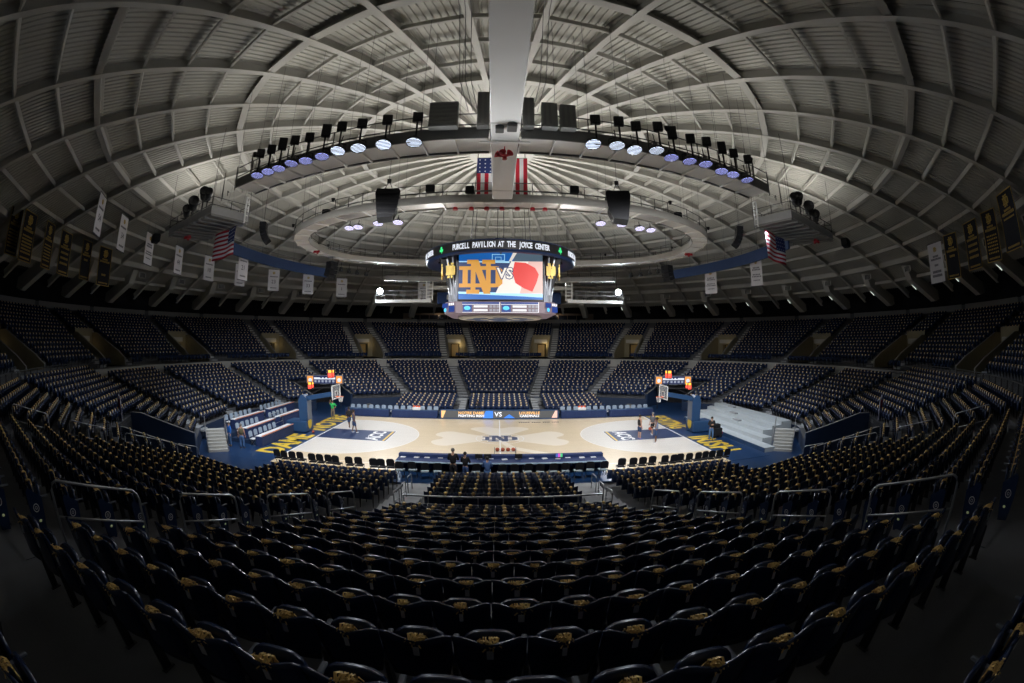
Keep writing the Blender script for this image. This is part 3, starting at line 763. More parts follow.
for s in (-1, 1):
    arc2 = [(s*(3+20.6*math.cos(RAD(a)))-s*2.6, 1.5+14.*math.sin(RAD(a))) for a in np.linspace(-52, 52, 15)]
    arc2 = [(s*(21.4-.018*(y-(-2))**2), y) for y in np.linspace(-6.5 if s < 0 else -7.5, 10.5, 15)]
    t = thing('curtain_track', f'{"left" if s < 0 else "right"} blue rolled curtain hanging from a curved track', 'curtain')
    m = MB()
    for a, b in zip(arc2[:-1], arc2[1:]): m.beam((*a, 14.75), (*b, 14.75), .14, .95)
    m.build('curtain_roll', CURTB, t)
    m = MB()
    for a, b in zip(arc2[:-1], arc2[1:]): m.beam((*a, 15.6), (*b, 15.6), .05, .05); m.beam((*a, 15.24), (*b, 15.24), .05, .05)
    for i in range(0, 15, 2): x, y = arc2[i]; m.cyl((x, y, 15.2), (x, y, 15.6), .03, 5); m.cyl((x, y, 15.6), (x+.3, y+.8, dz(math.hypot(x, y))), .012, 4); m.cyl((x, y, 15.6), (x-.3, y-.8, dz(math.hypot(x, y))), .012, 4)
    m.build('track_truss', MGREY, t)
# white duct over the centre line
t = thing('air_duct', 'long white rectangular air duct running along the roof centre line', 'duct', (0, 0, 14.9))
m = MB(); m.bbox(-.52, .52, -52, -10.7, 0, .75, .03); m.build('duct_body', DUCT, t)
m = MB()
for k in range(2): y = -12.0-k*7; m.bbox(-.535, .535, y-.025, y+.025, -.02, .77, .008)
m.build_each('joint_flange', DUCT, t)
m = MB()
for k in range(7): y = -13-k*5.2; m.cyl((-.5, y, .75), (-.5, y, dz(abs(y) if abs(y) < 44 else 44)-14.9), .012, 5); m.cyl((.5, y, .75), (.5, y, dz(abs(y) if abs(y) < 44 else 44)-14.9), .012, 5)
m.build_each('hanger_rod', DGREY, t)
m = MB(); m.bbox(-.36, -.05, -18.9, -18.5, -.16, -.02, .02); m.bbox(.05, .4, -19.1, -18.6, -.16, -.02, .02); m.build_each('junction_box', DGREY, t)
m = MB(); m.bbox(-.95, .95, -17.65, -17.5, -.08, -.02, .02); m.build('cross_bar', DUCT, t)
m = MB(); m.bbox(-1.05, 1.05, -9.98, -9.6, 14.95, 15.3, .03); tag(m.build('cross_plate', WHITE), 'white rectangular plate on the near edge of the oval catwalk', 'panel')
# pipes left and right of the duct
for s in (-1, 1):
    t = thing('conduit_run', f'thin conduits dropping from the roof {"left" if s < 0 else "right"} of the white duct', 'conduit')
    for q in range(3 if s < 0 else 2):
        x = s*(1.35+.22*q); m = MB(); m.tube([(x, -25+q*.3, dz(25)-.6), (x, -20, dz(20)-1.2), (x, -18, 17.6), (x*.8, -17.4, 16.4)], .016, 6); m.build('pipe', MGREY, t)
# ceiling cabinets on the near catwalk
for i, (x0, x1, z1, mt) in enumerate(((-2.85, -1.75, 16.45, MGREY), (-1.05, -.6, 16.9, MGREY), (.66, 1.08, 16.65, MGREY), (1.35, 1.95, 16.45, MGREY), (2.05, 2.65, 16.4, MGREY))):
    t = thing('equipment_cabinet', ['widest grey louvred cabinet on the catwalk, left of the duct', 'tall grey cabinet touching the left side of the duct', 'tall grey cabinet touching the right side of the duct', 'grey slatted cabinet right of the duct, first of the pair', 'grey slatted cabinet at the right end of the group'][i], 'cabinet', ((x0+x1)/2, -17.95, 15.3))
    w = (x1-x0)/2; h = z1-15.3; m = MB(); m.bbox(-w, w, -.18, .18, 0, h, .02); m.build('cabinet_body', mat('cabinet_grey', (.24, .24, .225), .7), t)
    m = MB()
    if i == 0:
        for k in range(6): m.box(-w+.04, w-.04, -.2, -.18, .06+k*h/6.3, .06+k*h/6.3+.1)
    else:
        for k in range(int(w*2/.2)): m.box(-w+.06+k*.2, -w+.16+k*.2, -.2, -.18, .08, h-.08)
    m.build('louvre_panel', mt, t)
# arena lamps
def make_lamp(name, label, lens, r_=.31, group='violet lamps under the near catwalk'):
    t = thing(name, label, 'lamp', (0, 0, 0), 0, group)
    m = MB(); m.lathe([(.001, .34), (.1, .33), (.13, .2), (r_*.9, .10), (r_*1.05, 0), (r_*1.05, -.05), (r_*.98, -.05), (r_*.98, 0)], 20); m.build('housing', BLACK, t, True)
    m = MB(); m.lathe([(.001, -.02), (r_*.97, -.02), (r_*.97, -.03), (.001, -.045)], 20); m.build('lens', lens, t)
    m = MB()
    for k in range(-3, 4): y = k*r_*.26; hw = math.sqrt(max(0, (r_*.95)**2-y*y)); m.box(-hw, hw, y-.008, y+.008, -.075, -.045)
    m.build('grille', BLACK, t)
    m = MB(); m.tube([(-r_*1.05, 0, 0), (-r_*.95, 0, .28), (0, 0, .42), (r_*.95, 0, .28), (r_*1.05, 0, 0)], .018, 6); m.cyl((0, 0, .4), (0, 0, .8), .025, 6); m.build('yoke', BLACK, t)
    return t
LP = [(-11.24,-15.54),(-10.51,-15.74),(-9.85,-15.87),(-9.04,-16.17),(-8.3,-16.21),(-7.44,-16.4),(-6.6,-16.72),(-5.71,-16.76),(-4.64,-16.84),(-3.43,-16.85),
      (3.35,-16.85),(4.28,-16.92),(5.06,-16.7),(5.93,-16.92),(6.76,-16.45),(7.65,-16.37),(8.45,-16.36),(9.49,-15.93),(10.19,-15.81),(11.18,-15.53)]
la = make_lamp('sports_lamp', '', LENS); KIDS[la.name] = list(la.children); lb = make_lamp('sports_lamp', '', LENSC); KIDS[lb.name] = list(lb.children)
lw = ['farthest out', 'second from the outer end', 'third from the outer end', 'fourth from the outer end', 'fifth from the outer end', 'fifth from the duct', 'fourth from the duct', 'third from the duct', 'second from the duct', 'closest to the duct']
ua, ub = False, False
for i, (x, y) in enumerate(LP):
    k = i if x < 0 else 19-i; cold = k >= 6; src = lb if cold else la
    lab = f'round {"bluish white" if cold else "violet"} lamp on the {"left" if x < 0 else "right"} half of the catwalk, {lw[k]}'
    tx = RAD(34+.5*k); az = math.atan2(x*.75-x, 0-(y))
    first = (cold and not ub) or (not cold and not ua)
    if first:
        src.location = (x, y-.75, 14.95); src['label'] = lab; o = src
        if cold: ub = True
        else: ua = True
    else: o = dup(src, (x, y-.75, 14.95), 0, lab)
    o.rotation_euler = (RAD(-13+random.uniform(-5, 5) if cold else -7), RAD(random.uniform(-6, 6)), 0)
    t = thing('driver_box', f'black driver box above the {"left" if x < 0 else "right"} catwalk lamps, {lw[k]}', 'box', (x+.1, y-.95, 15.75), -math.atan2(x, 35-16), 'driver boxes on the near catwalk rail')
    m = MB(); h = .42 if k not in (2, 5) else .6; m.bbox(-.2, .2, -.1, .1, 0, h, .02); m.build('box_body', BLACK, t); m = MB()
    for q in range(6): m.box(-.17+q*.06, -.15+q*.06, -.13, -.1, .03, h-.03)
    m.build('cooling_fins', BLACK, t); m = MB(); m.beam((0, -.02, -.75), (0, -.02, 0), .07, .07); m.build('mount_pole', BLACK, t)
m = MB()
lc = make_lamp('downlight', '', glow('lamp_lens_soft', (.80, .75, 1.), 2.4), .28, 'lamps under the oval catwalk'); KIDS[lc.name] = list(lc.children)
for i, (x, y) in enumerate([(-9.28,-8.06),(-8.66,-8.15),(-7.23,-8.67),(-6.0,-8.71),(5.72,-8.73),(7.0,-8.77),(8.33,-8.19),(9.11,-8.04)]):
    lab = f'small round lamp under the oval catwalk, {"left" if x < 0 else "right"} of centre, {["outermost","second","third","innermost"][i if x < 0 else 7-i]}'
    if i == 0: lc.location = (x, y, 14.3); lc['label'] = lab; o = lc
    else: o = dup(lc, (x, y, 14.3), 0, lab)
    o.rotation_euler = (RAD(-15), 0, 0); o.scale = (1.1, 1.1, .6)
ld = make_lamp('downlight', '', glow('lamp_lens_far', (.5, .7, 1.), 1.2), .2, 'small lamps below the far side of the oval catwalk'); KIDS[ld.name] = list(ld.children)
for i, (x, y) in enumerate([(-15.77,7.62),(-15.28,8.69),(-14.76,9.79),(-14.12,10.95),(13.9,10.9),(14.77,10.18),(15.24,8.67),(15.81,7.84)]):
    lab = f'small bluish lamp beyond the oval catwalk on the {"left" if x < 0 else "right"}, {["outermost","second","third","innermost"][i if x < 0 else 7-i]}'
    if i == 0: ld.location = (x, y, 14.45); ld['label'] = lab
    else: dup(ld, (x, y, 14.45), 0, lab)
# corner platforms
for s in (-1, 1):
    side = 'left' if s < 0 else 'right'
    t = thing('lighting_platform', f'ribbed steel platform on the {side} with railings and lamps on top', 'platform')
    Q = [(s*17.45, -12.15), (s*16.3, -9.3), (s*22.0, -6.7), (s*24.1, -9.5)]
    m = MB(); m.prism(Q if s > 0 else Q[::-1], 15.0, 15.05); m.build('deck', MGREY, t)
    m = MB()
    for k in range(9):
        q = k/8; a = Vector((*Q[0], 14.93)).lerp(Vector((*Q[3], 14.93)), q); b = Vector((*Q[1], 14.93)).lerp(Vector((*Q[2], 14.93)), q); m.beam(a, b, .22, .12)
    m.build_each('deck_rib', MGREY, t)
    m = MB()
    for a, b in ((0, 1), (1, 2), (2, 3), (3, 0)): A = Vector((*Q[a], 15.25)); B = Vector((*Q[b], 15.25)); m.beam(A, B, .05, .5)
    m.build('edge_beam', STEEL, t)
    m = MB()
    for a, b in ((0, 1), (1, 2), (2, 3), (3, 0)):
        A = Vector((*Q[a], 15)); B = Vector((*Q[b], 15)); L = (B-A).length; K = int(L/1.2)
        for h in (.6, 1.1): m.beam(A+Vector((0, 0, h)), B+Vector((0, 0, h)), .04, .04)
        for k in range(K+1): c = A.lerp(B, k/K); m.beam(c, c+Vector((0, 0, 1.1)), .04, .04)
    m.build('railing', DGREY, t)
    m = MB(); x, y = s*16.35, -9.7
    for dx in (0, .35): m.beam((x, y+dx, 14.85), (x, y+dx, 16.6), .09, .09)
    for h in (15.0, 15.4, 15.9, 16.3, 16.6): m.beam((x, y, h), (x, y+.35, h), .08, .08)
    m.build('white_ladder', WHITE, t)
    m = MB()
    for k in range(7): c = Vector((*Q[k % 4], 15.5)); m.cyl(c, (c.x*1.0, c.y*1.02, dz(math.hypot(c.x, c.y))), .02, 5)
    for k in range(5): m.cyl((s*(12.5+k*.9), -15+k*.55, 15.6), (s*(13.5+k*.9), -13.9+k*.55, 17.4-(k % 2)*1.2), .03, 5); m.cyl((s*(13.5+k*.9), -13.9+k*.55, 17.4-(k % 2)*1.2), (s*(12.9+k*.9), -14.6+k*.55, 15.6), .03, 5)
    m.build_each('bracing', DGREY, t)
    for i, (dx, dy, z, rr_) in enumerate(((20.6, -10.7, 16.5, .42), (19.4, -11.0, 16.9, .36), (21.6, -10.3, 16.2, .34), (18.6, -11.4, 16.6, .3))):
        l = thing('follow_spot', f'black spotlight on the {side} platform, {["largest","next to the largest","outermost","innermost"][i]}', 'spotlight', (s*dx, dy, z), RAD(-s*40), f'spotlights on the {side} platform')
        m = MB(); m.M = Matrix.Rotation(RAD(70), 4, 'X'); m.lathe([(.001, -.45), (rr_*.7, -.42), (rr_*.8, 0), (rr_, .3), (rr_, .42), (rr_*.9, .42), (rr_*.9, .3), (.001, .28)], 14); m.build('housing', BLACK, l, True)
        m = MB(); m.tube([(-rr_-.04, 0, 0), (-rr_-.04, 0, -.5), (rr_+.04, 0, -.5), (rr_+.04, 0, 0)], .025, 6); m.cyl((0, 0, -.5), (0, 0, -(z-15.1)), .04, 6); m.build('yoke', BLACK, l)
    m = MB(); m.M = Matrix.Translation((s*25.0, -10.1, 14.75)) @ Matrix.Rotation(RAD(s*30), 4, 'Z'); m.bbox(-.5, .5, -.3, .3, -.3, .3, .06); m.bbox(-.42, .42, -.34, -.3, -.25, .25, .02)
    tag(m.build('box_speaker', BLACKV), f'small black loudspeaker at the outer tip of the {side} platform', 'speaker')
for s in (-1, 1):
    t = thing('work_lamp', f'small bright work lamp on the {"left" if s < 0 else "right"} platform near the white ladder', 'lamp', (s*18.4, -9.9, 15.9))
    m = MB(); m.M = Matrix.Rotation(RAD(s*-60), 4, 'Y'); m.lathe([(.001, -.2), (.1, -.18), (.14, .05), (.12, .05), (.001, 0)], 12); m.build('housing', BLACK, t, True)
    m = MB(); m.sphere((-s*.05, 0, .02), .09, 10, 8); m.build('bulb', glow('work_bulb', (.95, .97, 1.), 12.), t)
    m = MB(); m.cyl((0, 0, -.85), (0, 0, -.1), .02, 6); m.build('stand', BLACK, t)
    L = bpy.data.lights.new('work_light', 'POINT'); L.energy = 55; L.color = (.95, .97, 1.); L.shadow_soft_size = .1
    o = bpy.data.objects.new('work_light', L); C.objects.link(o); o.location = (s*17.6, -9.95, 15.95)
def horns(x, y, z, label):
    t = thing('siren_horns', label, 'horn', (x, y, z), random.uniform(-.4, .4), 'red horn clusters under the catwalks')
    for k, a in enumerate((-50, 0, 50)):
        m = MB(); m.M = Matrix.Rotation(RAD(a), 4, 'Z') @ Matrix.Rotation(RAD(75), 4, 'X'); m.lathe([(.03, -.1), (.035, .1), (.07, .22), (.15, .36), (.14, .36), (.02, .18)], 12); m.build('horn', RED, t, True)
    m = MB(); m.lathe([(.001, -.1), (.09, -.08), (.1, .1), (.03, .2), (.02, .5), (.001, .5)], 10); m.build('mount', RED, t)
for x, y, z, l in ((-.0, -17.2, 14.35, 'red horn cluster below the near end of the white duct'), (-22.6, -8.6, 14.7, 'red horn cluster under the left platform'), (-15.3, .5, 14.8, 'red horn cluster on the left tip of the oval catwalk'),
                   (15.9, .6, 14.8, 'red horn cluster on the right tip of the oval catwalk'), (22.6, -8.8, 14.7, 'red horn cluster under the right platform')): horns(x, y, z, l)
# loudspeaker clusters
def big_speaker(x, y, label, rz):
    t = thing('speaker_cluster', label, 'speaker', (x, y, 15.95), rz)
    m = MB(); pf = [(-.55, 0), (.55, 0), (.62, -.15), (.50, -1.2), (.28, -1.75), (-.45, -1.85), (-.62, -.3)]
    m.M = Matrix.Rotation(PI/2, 4, 'X'); m.prism([(a*1.15, b*.95) for a, b in pf], -.6, .6); m.build('cabinet', BLACKV, t)
    m = MB()
    for k in range(5): m.box(-.62, .58, -.63, -.6, -.3-.3*k, -.28-.3*k)
    m.build_each('seam', BLACK, t)
    m = MB(); m.cyl((-.3, 0, 0), (0, 0, .7), .02, 5); m.cyl((.3, 0, 0), (0, 0, .7), .02, 5); m.bbox(-.12, .12, -.1, .1, .55, .8, .02); m.cyl((0, 0, .7), (0, 0, dz(math.hypot(x, y))-15.95), .015, 5); m.build('rigging', BLACK, t)
big_speaker(-6.5, -9.5, 'large black speaker cluster hanging left of the scoreboard', RAD(12)); big_speaker(6.6, -9.5, 'large black speaker cluster hanging right of the scoreboard', RAD(-12)+PI)
def line_array(x, y, z, rz, label, s=1., n=6):
    t = thing('line_array', label, 'speaker', (x, y, z), rz); p = Vector((0, 0, 0)); a = 0
    for k in range(n):
        m = MB(); m.M = Matrix.Translation(p) @ Matrix.Rotation(a, 4, 'X'); m.bbox(-.45*s, .45*s, -.3*s, .3*s, -.3*s, 0, .02); m.build('cabinet', BLACKV, t)
        m = MB(); m.M = Matrix.Translation(p) @ Matrix.Rotation(a, 4, 'X'); m.bbox(-.42*s, .42*s, .3*s, .32*s, -.27*s, -.03, .01); m.build('grille', DGREY, t)
        p = p+Vector((0, math.sin(a)*.32*s, -math.cos(a)*.32*s)); a += .13
    m = MB(); m.cyl((0, 0, 0), (0, 0, dz(math.hypot(x, y))-z), .015, 5); m.build('rigging', BLACK, t)
line_array(-16.3, -7.2, 15.5, RAD(-72), 'curved line array speaker between the left platform and oval catwalk', .8, 6); line_array(16.5, -7.0, 15.5, RAD(72), 'curved line array speaker between the right platform and oval catwalk', .8, 6)
line_array(-15.0, 3.3, 14.5, RAD(70), 'line array speaker at the far left of the oval catwalk', 1.1, 4); line_array(15.3, 4.2, 14.5, RAD(-70), 'line array speaker at the far right of the oval catwalk', 1.1, 4)
for x, y, z, l in ((-3.9, -10.4, 15.7, 'small black box on the oval catwalk railing, left of the duct'), (-1.75, -10.3, 15.6, 'black box beside the flag on the oval catwalk'), (3.9, -10.4, 15.7, 'small black box on the oval catwalk railing, right of the duct'), (-11.2, -7.6, 15.6, 'black box on the oval catwalk, far left bend'), (11.3, -7.6, 15.6, 'black box on the oval catwalk, far right bend')):
    m = MB(); m.M = Matrix.Translation((x, y, z)); m.bbox(-.24, .24, -.15, .15, -.22, .2, .03); m.box(-.2, .2, -.17, -.15, -.18, .16); tag(m.build('box_speaker', BLACKV), l, 'speaker')
# far side trusses with the two bright lamps
for s in (-1, 1):
    side = 'left' if s < 0 else 'right'; t = thing('light_truss', f'white truss on the far {side} carrying a dazzling lamp', 'truss')
    m = MB(); x0, x1 = sorted((s*7.9, s*14.6))
    m.box(x0, x1, 16.5, 17.4, 12.0, 12.35); m.build('deck', WHITE, t)
    m = MB()
    for h in (12.9, 13.4): m.beam((x0, 16.5, h), (x1, 16.5, h), .05, .05); m.beam((x0, 17.4, h), (x1, 17.4, h), .05, .05)
    for k in range(7): x = x0+(x1-x0)*k/6; m.beam((x, 16.5, 12.3), (x, 16.5, 13.4), .05, .05); m.beam((x, 17.4, 12.3), (x, 17.4, 13.4), .05, .05)
    m.build('railing', MGREY, t)
    m = MB(); x = s*8.4
    for dx in (0, .7): m.beam((x+dx*s*-1, 16.4, 12.2), (x+dx*s*-1, 16.4, 14.9), .13, .13)
    for k in range(7): m.beam((x, 16.4, 12.4+.4*k), (x-s*.7, 16.4, 12.4+.4*k), .1, .1)
    m.build('ladder_frame', WHITE, t)
    m = MB(); a, b = sorted((s*8.2, s*3.2)); m.box(a, b, 16.6, 17.2, 13.5, 13.9); m.build('cross_beam', BEAM, t)
    m = MB(); m.cyl((s*14, 17, 13.4), (s*14, 17, dz(22)), .03, 5); m.cyl((s*8, 17, 13.4), (s*8, 17, dz(18)), .03, 5); m.build_each('hanger_rod', DGREY, t)
    m = MB(); a, b = sorted((s*7.3, s*3.0)); m.bbox(a, b, 17.6, 18.1, 11.9, 13.3, .05); o = m.build('dark_panel', CURTB, None); tag(o, f'dark blue box panel hung beside the far {side} truss', 'panel')
    m = MB(); m.bbox(s*5.6-.55, s*5.6+.55, 17.45, 17.6, 12.4, 12.95, .03); o = m.build('unit_heater', PALE); tag(o, f'pale rectangular unit on the dark blue {side} panel', 'fixture')
    l = thing('flood_lamp', f'dazzling white floodlight on the far {side} truss', 'lamp', (s*14.0, 16.3, 13.35), 0)
    m = MB(); m.M = Matrix.Rotation(RAD(-80), 4, 'X'); m.lathe([(.001, .4), (.15, .35), (.32, .1), (.38, -.06), (.36, -.06), (.3, .08), (.001, .1)], 20); m.build('reflector', DGREY, l, True)
    m = MB(); m.sphere((0, -.06, 0), .31, 16, 10); m.build('bulb', STAR, l, True)
    m = MB(); m.tube([(-.42, 0, 0), (-.42, .1, -.55), (.42, .1, -.55), (.42, 0, 0)], .03, 6); m.cyl((0, .1, -.55), (0, .2, -1.), .04, 6); m.build('bracket', DGREY, l)

# ------------------------------------------------------------------ flags and banners
def flag(name, label, P0, ux, L, H, wave, cat='flag', vertical=False):
    t = thing(name, label, cat, P0); ux = Vector(ux).normalized(); nrm = Vector((ux.y, -ux.x, 0))
    def pt(a, b): k = wave*math.sin(a*2.2+b*.8); v = ux*a+Vector((0, 0, -b))+nrm*k; return tuple(v)
    parts = {'stripes_red': (FLAGR, []), 'stripes_white': (FLAGW, []), 'blue_canton': (FLAGB, [])}
    for i in range(13):
        if not vertical:
            b0, b1 = H*i/13, H*(i+1)/13; a0 = 0; a1 = L
            if i < 7: a0 = L*.4 if not getattr(flag, 'rev', False) else 0; a1 = L if not getattr(flag, 'rev', False) else L*.6
            parts['stripes_red' if i % 2 == 0 else 'stripes_white'][1].append((a0, a1, b0, b1))
        else:
            a0, a1 = L*i/13, L*(i+1)/13; parts['stripes_red' if i % 2 == 0 else 'stripes_white'][1].append((a0, a1, H*.4 if i < 7 else 0, H))
    if vertical: parts['blue_canton'][1].append((0, L*7/13, 0, H*.4))
    elif getattr(flag, 'rev', False): parts['blue_canton'][1].append((L*.6, L, 0, H*7/13))
    else: parts['blue_canton'][1].append((0, L*.4, 0, H*7/13))
    for k, (mt, rects) in parts.items():
        m = MB()
        for a0, a1, b0, b1 in rects:
            na = max(1, int((a1-a0)/.25)); nb = max(1, int((b1-b0)/.3))
            V = []; 
            for sd in (0, .012):
                for j in range(nb+1):
                    for i in range(na+1): v = Vector(pt(a0+(a1-a0)*i/na, b0+(b1-b0)*j/nb))+nrm*sd; V.append(tuple(v))
            w = na+1; K = w*(nb+1); F = []
            for j in range(nb):
                for i in range(na): q = j*w+i; F += [(q, q+1, q+w+1, q+w), (K+q, K+q+w, K+q+w+1, K+q+1)]
            m.add(V, F)
        if k == 'blue_canton':
            o = m.build(k, mt, t)
            a0, a1, b0, b1 = rects[0]; sm = MB()
            for i in range(5):
                for j in range(4):
                    c = Vector(pt(a0+(a1-a0)*(i+.5)/5, b0+(b1-b0)*(j+.5)/4)); 
                    for sd in (-.01, .022): q = c+nrm*sd; sm.add([tuple(q+ux*.05), tuple(q+Vector((0, 0, .05))), tuple(q-ux*.05), tuple(q-Vector((0, 0, .05)))], [(0, 1, 2, 3)])
            sm.build('star_print', FLAGW, o)
        else: m.build(k, mt, t)
    m = MB(); m.tube([(0, 0, .02), tuple(ux*L+Vector((0, 0, .02)))], .025, 6); m.build('top_rod', DGREY, t)
flag.rev = True
flag('national_flag', 'striped national flag hanging below the left platform', (-19.9, -8.3, 14.75), (.905, -.42, 0), 3.3, 1.9, .1)
flag('national_flag', 'striped national flag hanging below the right platform', (16.9, -9.6, 14.75), (.88, .46, 0), 3.3, 1.9, .1)
flag('national_flag', 'large striped flag hung vertically behind the white duct', (-1.5, -8.2, 18.5), (1, 0, 0), 3.0, 2.6, .02, vertical=True)
W = [(-24.12,-16.95,16.1,125.9,1.55,'54'),(-26.24,-12.92,16.01,118,1.55,'34'),(-27.52,-8.56,15.77,112.3,1.7,''),(-28.53,-3.44,15.76,106.8,1.7,'44'),(-28.97,2.08,15.85,85.4,1.6,'10'),(-21.95,-1.27,15.07,88.3,1.5,'21'),
     (-29.02,8.23,16.01,69.6,1.5,'32'),(-26.1,11.46,15.7,45.4,1.42,'23'),(-23.96,16.87,15.8,43.3,1.5,'33'),(-20.77,20.9,15.78,36.5,1.5,'1'),(21.04,6.01,14.8,-51.6,1.33,''),(21.94,-1.17,14.8,-61.5,1.2,''), (-9.6,21.5,15.1,5,1.5,'21')]
wl = ['outermost on the left, numbered 54', 'second from the outer left, numbered 34', 'third from the outer left, with lines of text', 'numbered 44, under the left platform', 'numbered 10, left of the striped flag', 'numbered 21, in front of the blue curtain', 'half hidden behind the one numbered 21', 'numbered 23, below the blue curtain', 'numbered 33, left of the bright lamp', 'numbered 1, closest to the left bright lamp', 'below the right blue curtain, nearer the scoreboard', 'below the right striped flag', 'behind the far left truss']
def banner(P, H, w, rz, label, cloth, ink, num, lines, black=False, group='white banners hanging under the roof'):
    t = thing('hanging_banner', label, 'banner', P, rz, group)
    m = MB(); m.box(-w/2, w/2, -.012, .012, -H, 0); m.build('cloth', cloth, t)
    m = MB()
    if black:
        for a in (-w/2, w/2-.05): m.box(a, a+.05, -.03, -.012, -H, 0)
        for a in (-.05, -H): m.box(-w/2, w/2, -.03, -.012, a, a+.05)
    else:
        for a in (-.03, -H-.03): m.box(-w/2-.03, w/2+.03, -.03, .03, a, a+.05)
    m.build('border', GOLDC if black else INK, t)
    m = MB(); m.M = Matrix.Translation((0, -.02, -H*.17)) @ Matrix.Rotation(PI/2, 4, 'X'); nd(m, w*.36 if black else w*.24, H*.2 if black else H*.12, 0, .008); m.build('monogram', GOLDC, t)
    m = MB()
    for z, hw, hh, cols in lines:
        for c in range(cols):
            cw = hw*2/cols; x0 = -hw+c*cw
            nn = max(2, int(cw*w/.14))
            for q in range(nn):
                a = (x0+cw*(q+.15)/nn)*w; b = (x0+cw*(q+.75)/nn)*w; m.box(a, b, -.022, -.012, -H*z-hh*H/2, -H*z+hh*H/2)
    m.build('lettering', ink, t)
    if num: text_mesh('number', num, H*.24, ink, t, (0, -.018, -H*.58), (PI/2, 0, 0), .004)
    m = MB(); m.cyl((-w*.4, 0, 0), (-w*.4, 0, 1.4), .008, 4); m.cyl((w*.4, 0, 0), (w*.4, 0, 1.4), .008, 4); m.build_each('hanging_wire', DGREY, t)
    return t
for (x, y, z, a, w, num), l in zip(W, wl):
    ln = [(.34, .36, .05, 1), (.86, .3, .05, 1)] if num else [(.36, .3, .05, 1), (.43, .36, .05, 1), (.6, .34, .04, 1), (.67, .4, .04, 1), (.8, .3, .03, 1)]
    banner((x, y, z), 2.5, w, RAD(a), 'white banner '+l, CLOTHW, INK, num, ln)
B = [(-31.51,-21.4,16.0,116.3,1.7),(-30.53,-20.26,15.6,119,2.0),(-31.6,-17.53,15.55,122.2,1.7),(-32.57,-15.07,15.45,116.3,2.0),(-34.0,-11.6,15.55,109.7,1.7),(-33.55,-9.4,15.24,101.9,2.0),
     (31.46,-17.34,15.21,-105,1.7),(30.28,-20.12,15.45,-118,2.0),(29.4,-22.4,15.6,-110,1.7),(26.08,-25.23,15.49,-125,2.1)]
bl = ['outermost of the left group, names in three columns', 'second of the left group, names in three columns', 'third of the left group, small three-column list', 'fourth of the left group, paired dates', 'fifth of the left group, few lines', 'innermost of the left group, few lines',
      'beside the white one on the right', 'third from the right end, paired dates', 'second from the right end, three-column list', 'outermost on the right, few lines']
for i, ((x, y, z, a, w), l) in enumerate(zip(B, bl)):
    head = [(.32, .22, .04, 1), (.38, .38, .05, 1)]; foot = [(.93, .36, .035, 1)]
    body = {0: [(.5+.065*k, .38, .035, 3) for k in range(6)], 1: [(.5+.065*k, .38, .035, 3) for k in range(6)], 2: [(.5+.065*k, .36, .03, 3) for k in range(6)], 3: [(.5, .34, .05, 2), (.62, .34, .05, 2), (.74, .34, .05, 2)], 4: [(.5, .2, .05, 1)], 5: [(.72, .16, .05, 1)],
            6: [(.5, .2, .05, 1)], 7: [(.5, .34, .05, 2), (.62, .34, .05, 2), (.74, .34, .05, 2)], 8: [(.5+.065*k, .36, .03, 3) for k in range(6)], 9: [(.46, .34, .03, 1)]}[i]
    banner((x, y, z), 3.25, w, RAD(a), 'black and gold banner, '+l, CLOTHB, GOLDC, '', head+body+foot, True, 'black and gold banners near the eaves')
banner((33.6, -14.4, 15.3), 3.2, 2.1, RAD(-108), 'white championship banner at the left of the right-hand black banners', CLOTHW, INK, '', [(.34, .2, .05, 1), (.41, .36, .05, 1), (.56, .14, .05, 1), (.72, .3, .06, 1), (.82, .34, .06, 1)])

# ------------------------------------------------------------------ centre-hung scoreboard
sb = thing('scoreboard', 'four-sided centre-hung video scoreboard with a lettered ring on top', 'scoreboard', (0, 0, 9.1))
S0 = 9.1
m = MB(); n = 72; R1 = 5.65
prof = [(R1, 13.2-S0), (R1, 14.0-S0), (R1-.25, 14.05-S0), (R1-.9, 13.95-S0), (R1-.9, 13.3-S0), (R1-.25, 13.12-S0)]
vs = [(r_*math.cos(2*PI*k/n), r_*math.sin(2*PI*k/n), z) for r_, z in prof for k in range(n)]; P = len(prof)
m.add(vs, [(i*n+k, i*n+(k+1) % n, ((i+1) % P)*n+(k+1) % n, ((i+1) % P)*n+k) for i in range(P) for k in range(n)])
ringo = m.build('header_ring', mat('ring_navy', (.015, .035, .11), .35), sb, True)
m = MB(); m.add([((R1+.01)*math.cos(2*PI*k/n), (R1+.01)*math.sin(2*PI*k/n), z) for z in (13.3-S0, 13.93-S0) for k in range(n)], [(k, (k+1) % n, n+(k+1) % n, n+k) for k in range(n)])
m.build('black_band', BLACK, ringo)
LET = glow('letter_white', (.82, .86, .95), .8)
def arc_text(body, a0, step, size, z, rad, parent):
    for i, ch in enumerate(body):
        if ch == ' ': continue
        a = a0+(i-(len(body)-1)/2)*step
        text_mesh('letter', ch, size, LET, parent, (rad*math.sin(a), -rad*math.cos(a), z), (PI/2, 0, a), .012, .014)
lt = bpy.data.objects.new('ring_lettering', None); C.objects.link(lt); lt.parent = sb
objs = []
for q in range(4):
    body = 'PURCELL PAVILION AT THE JOYCE CENTER'
    a0 = q*PI/2
    for i, ch in enumerate(body):
        if ch == ' ': continue
        a = a0+(i-(len(body)-1)/2)*.0332
        objs.append((ch, a))
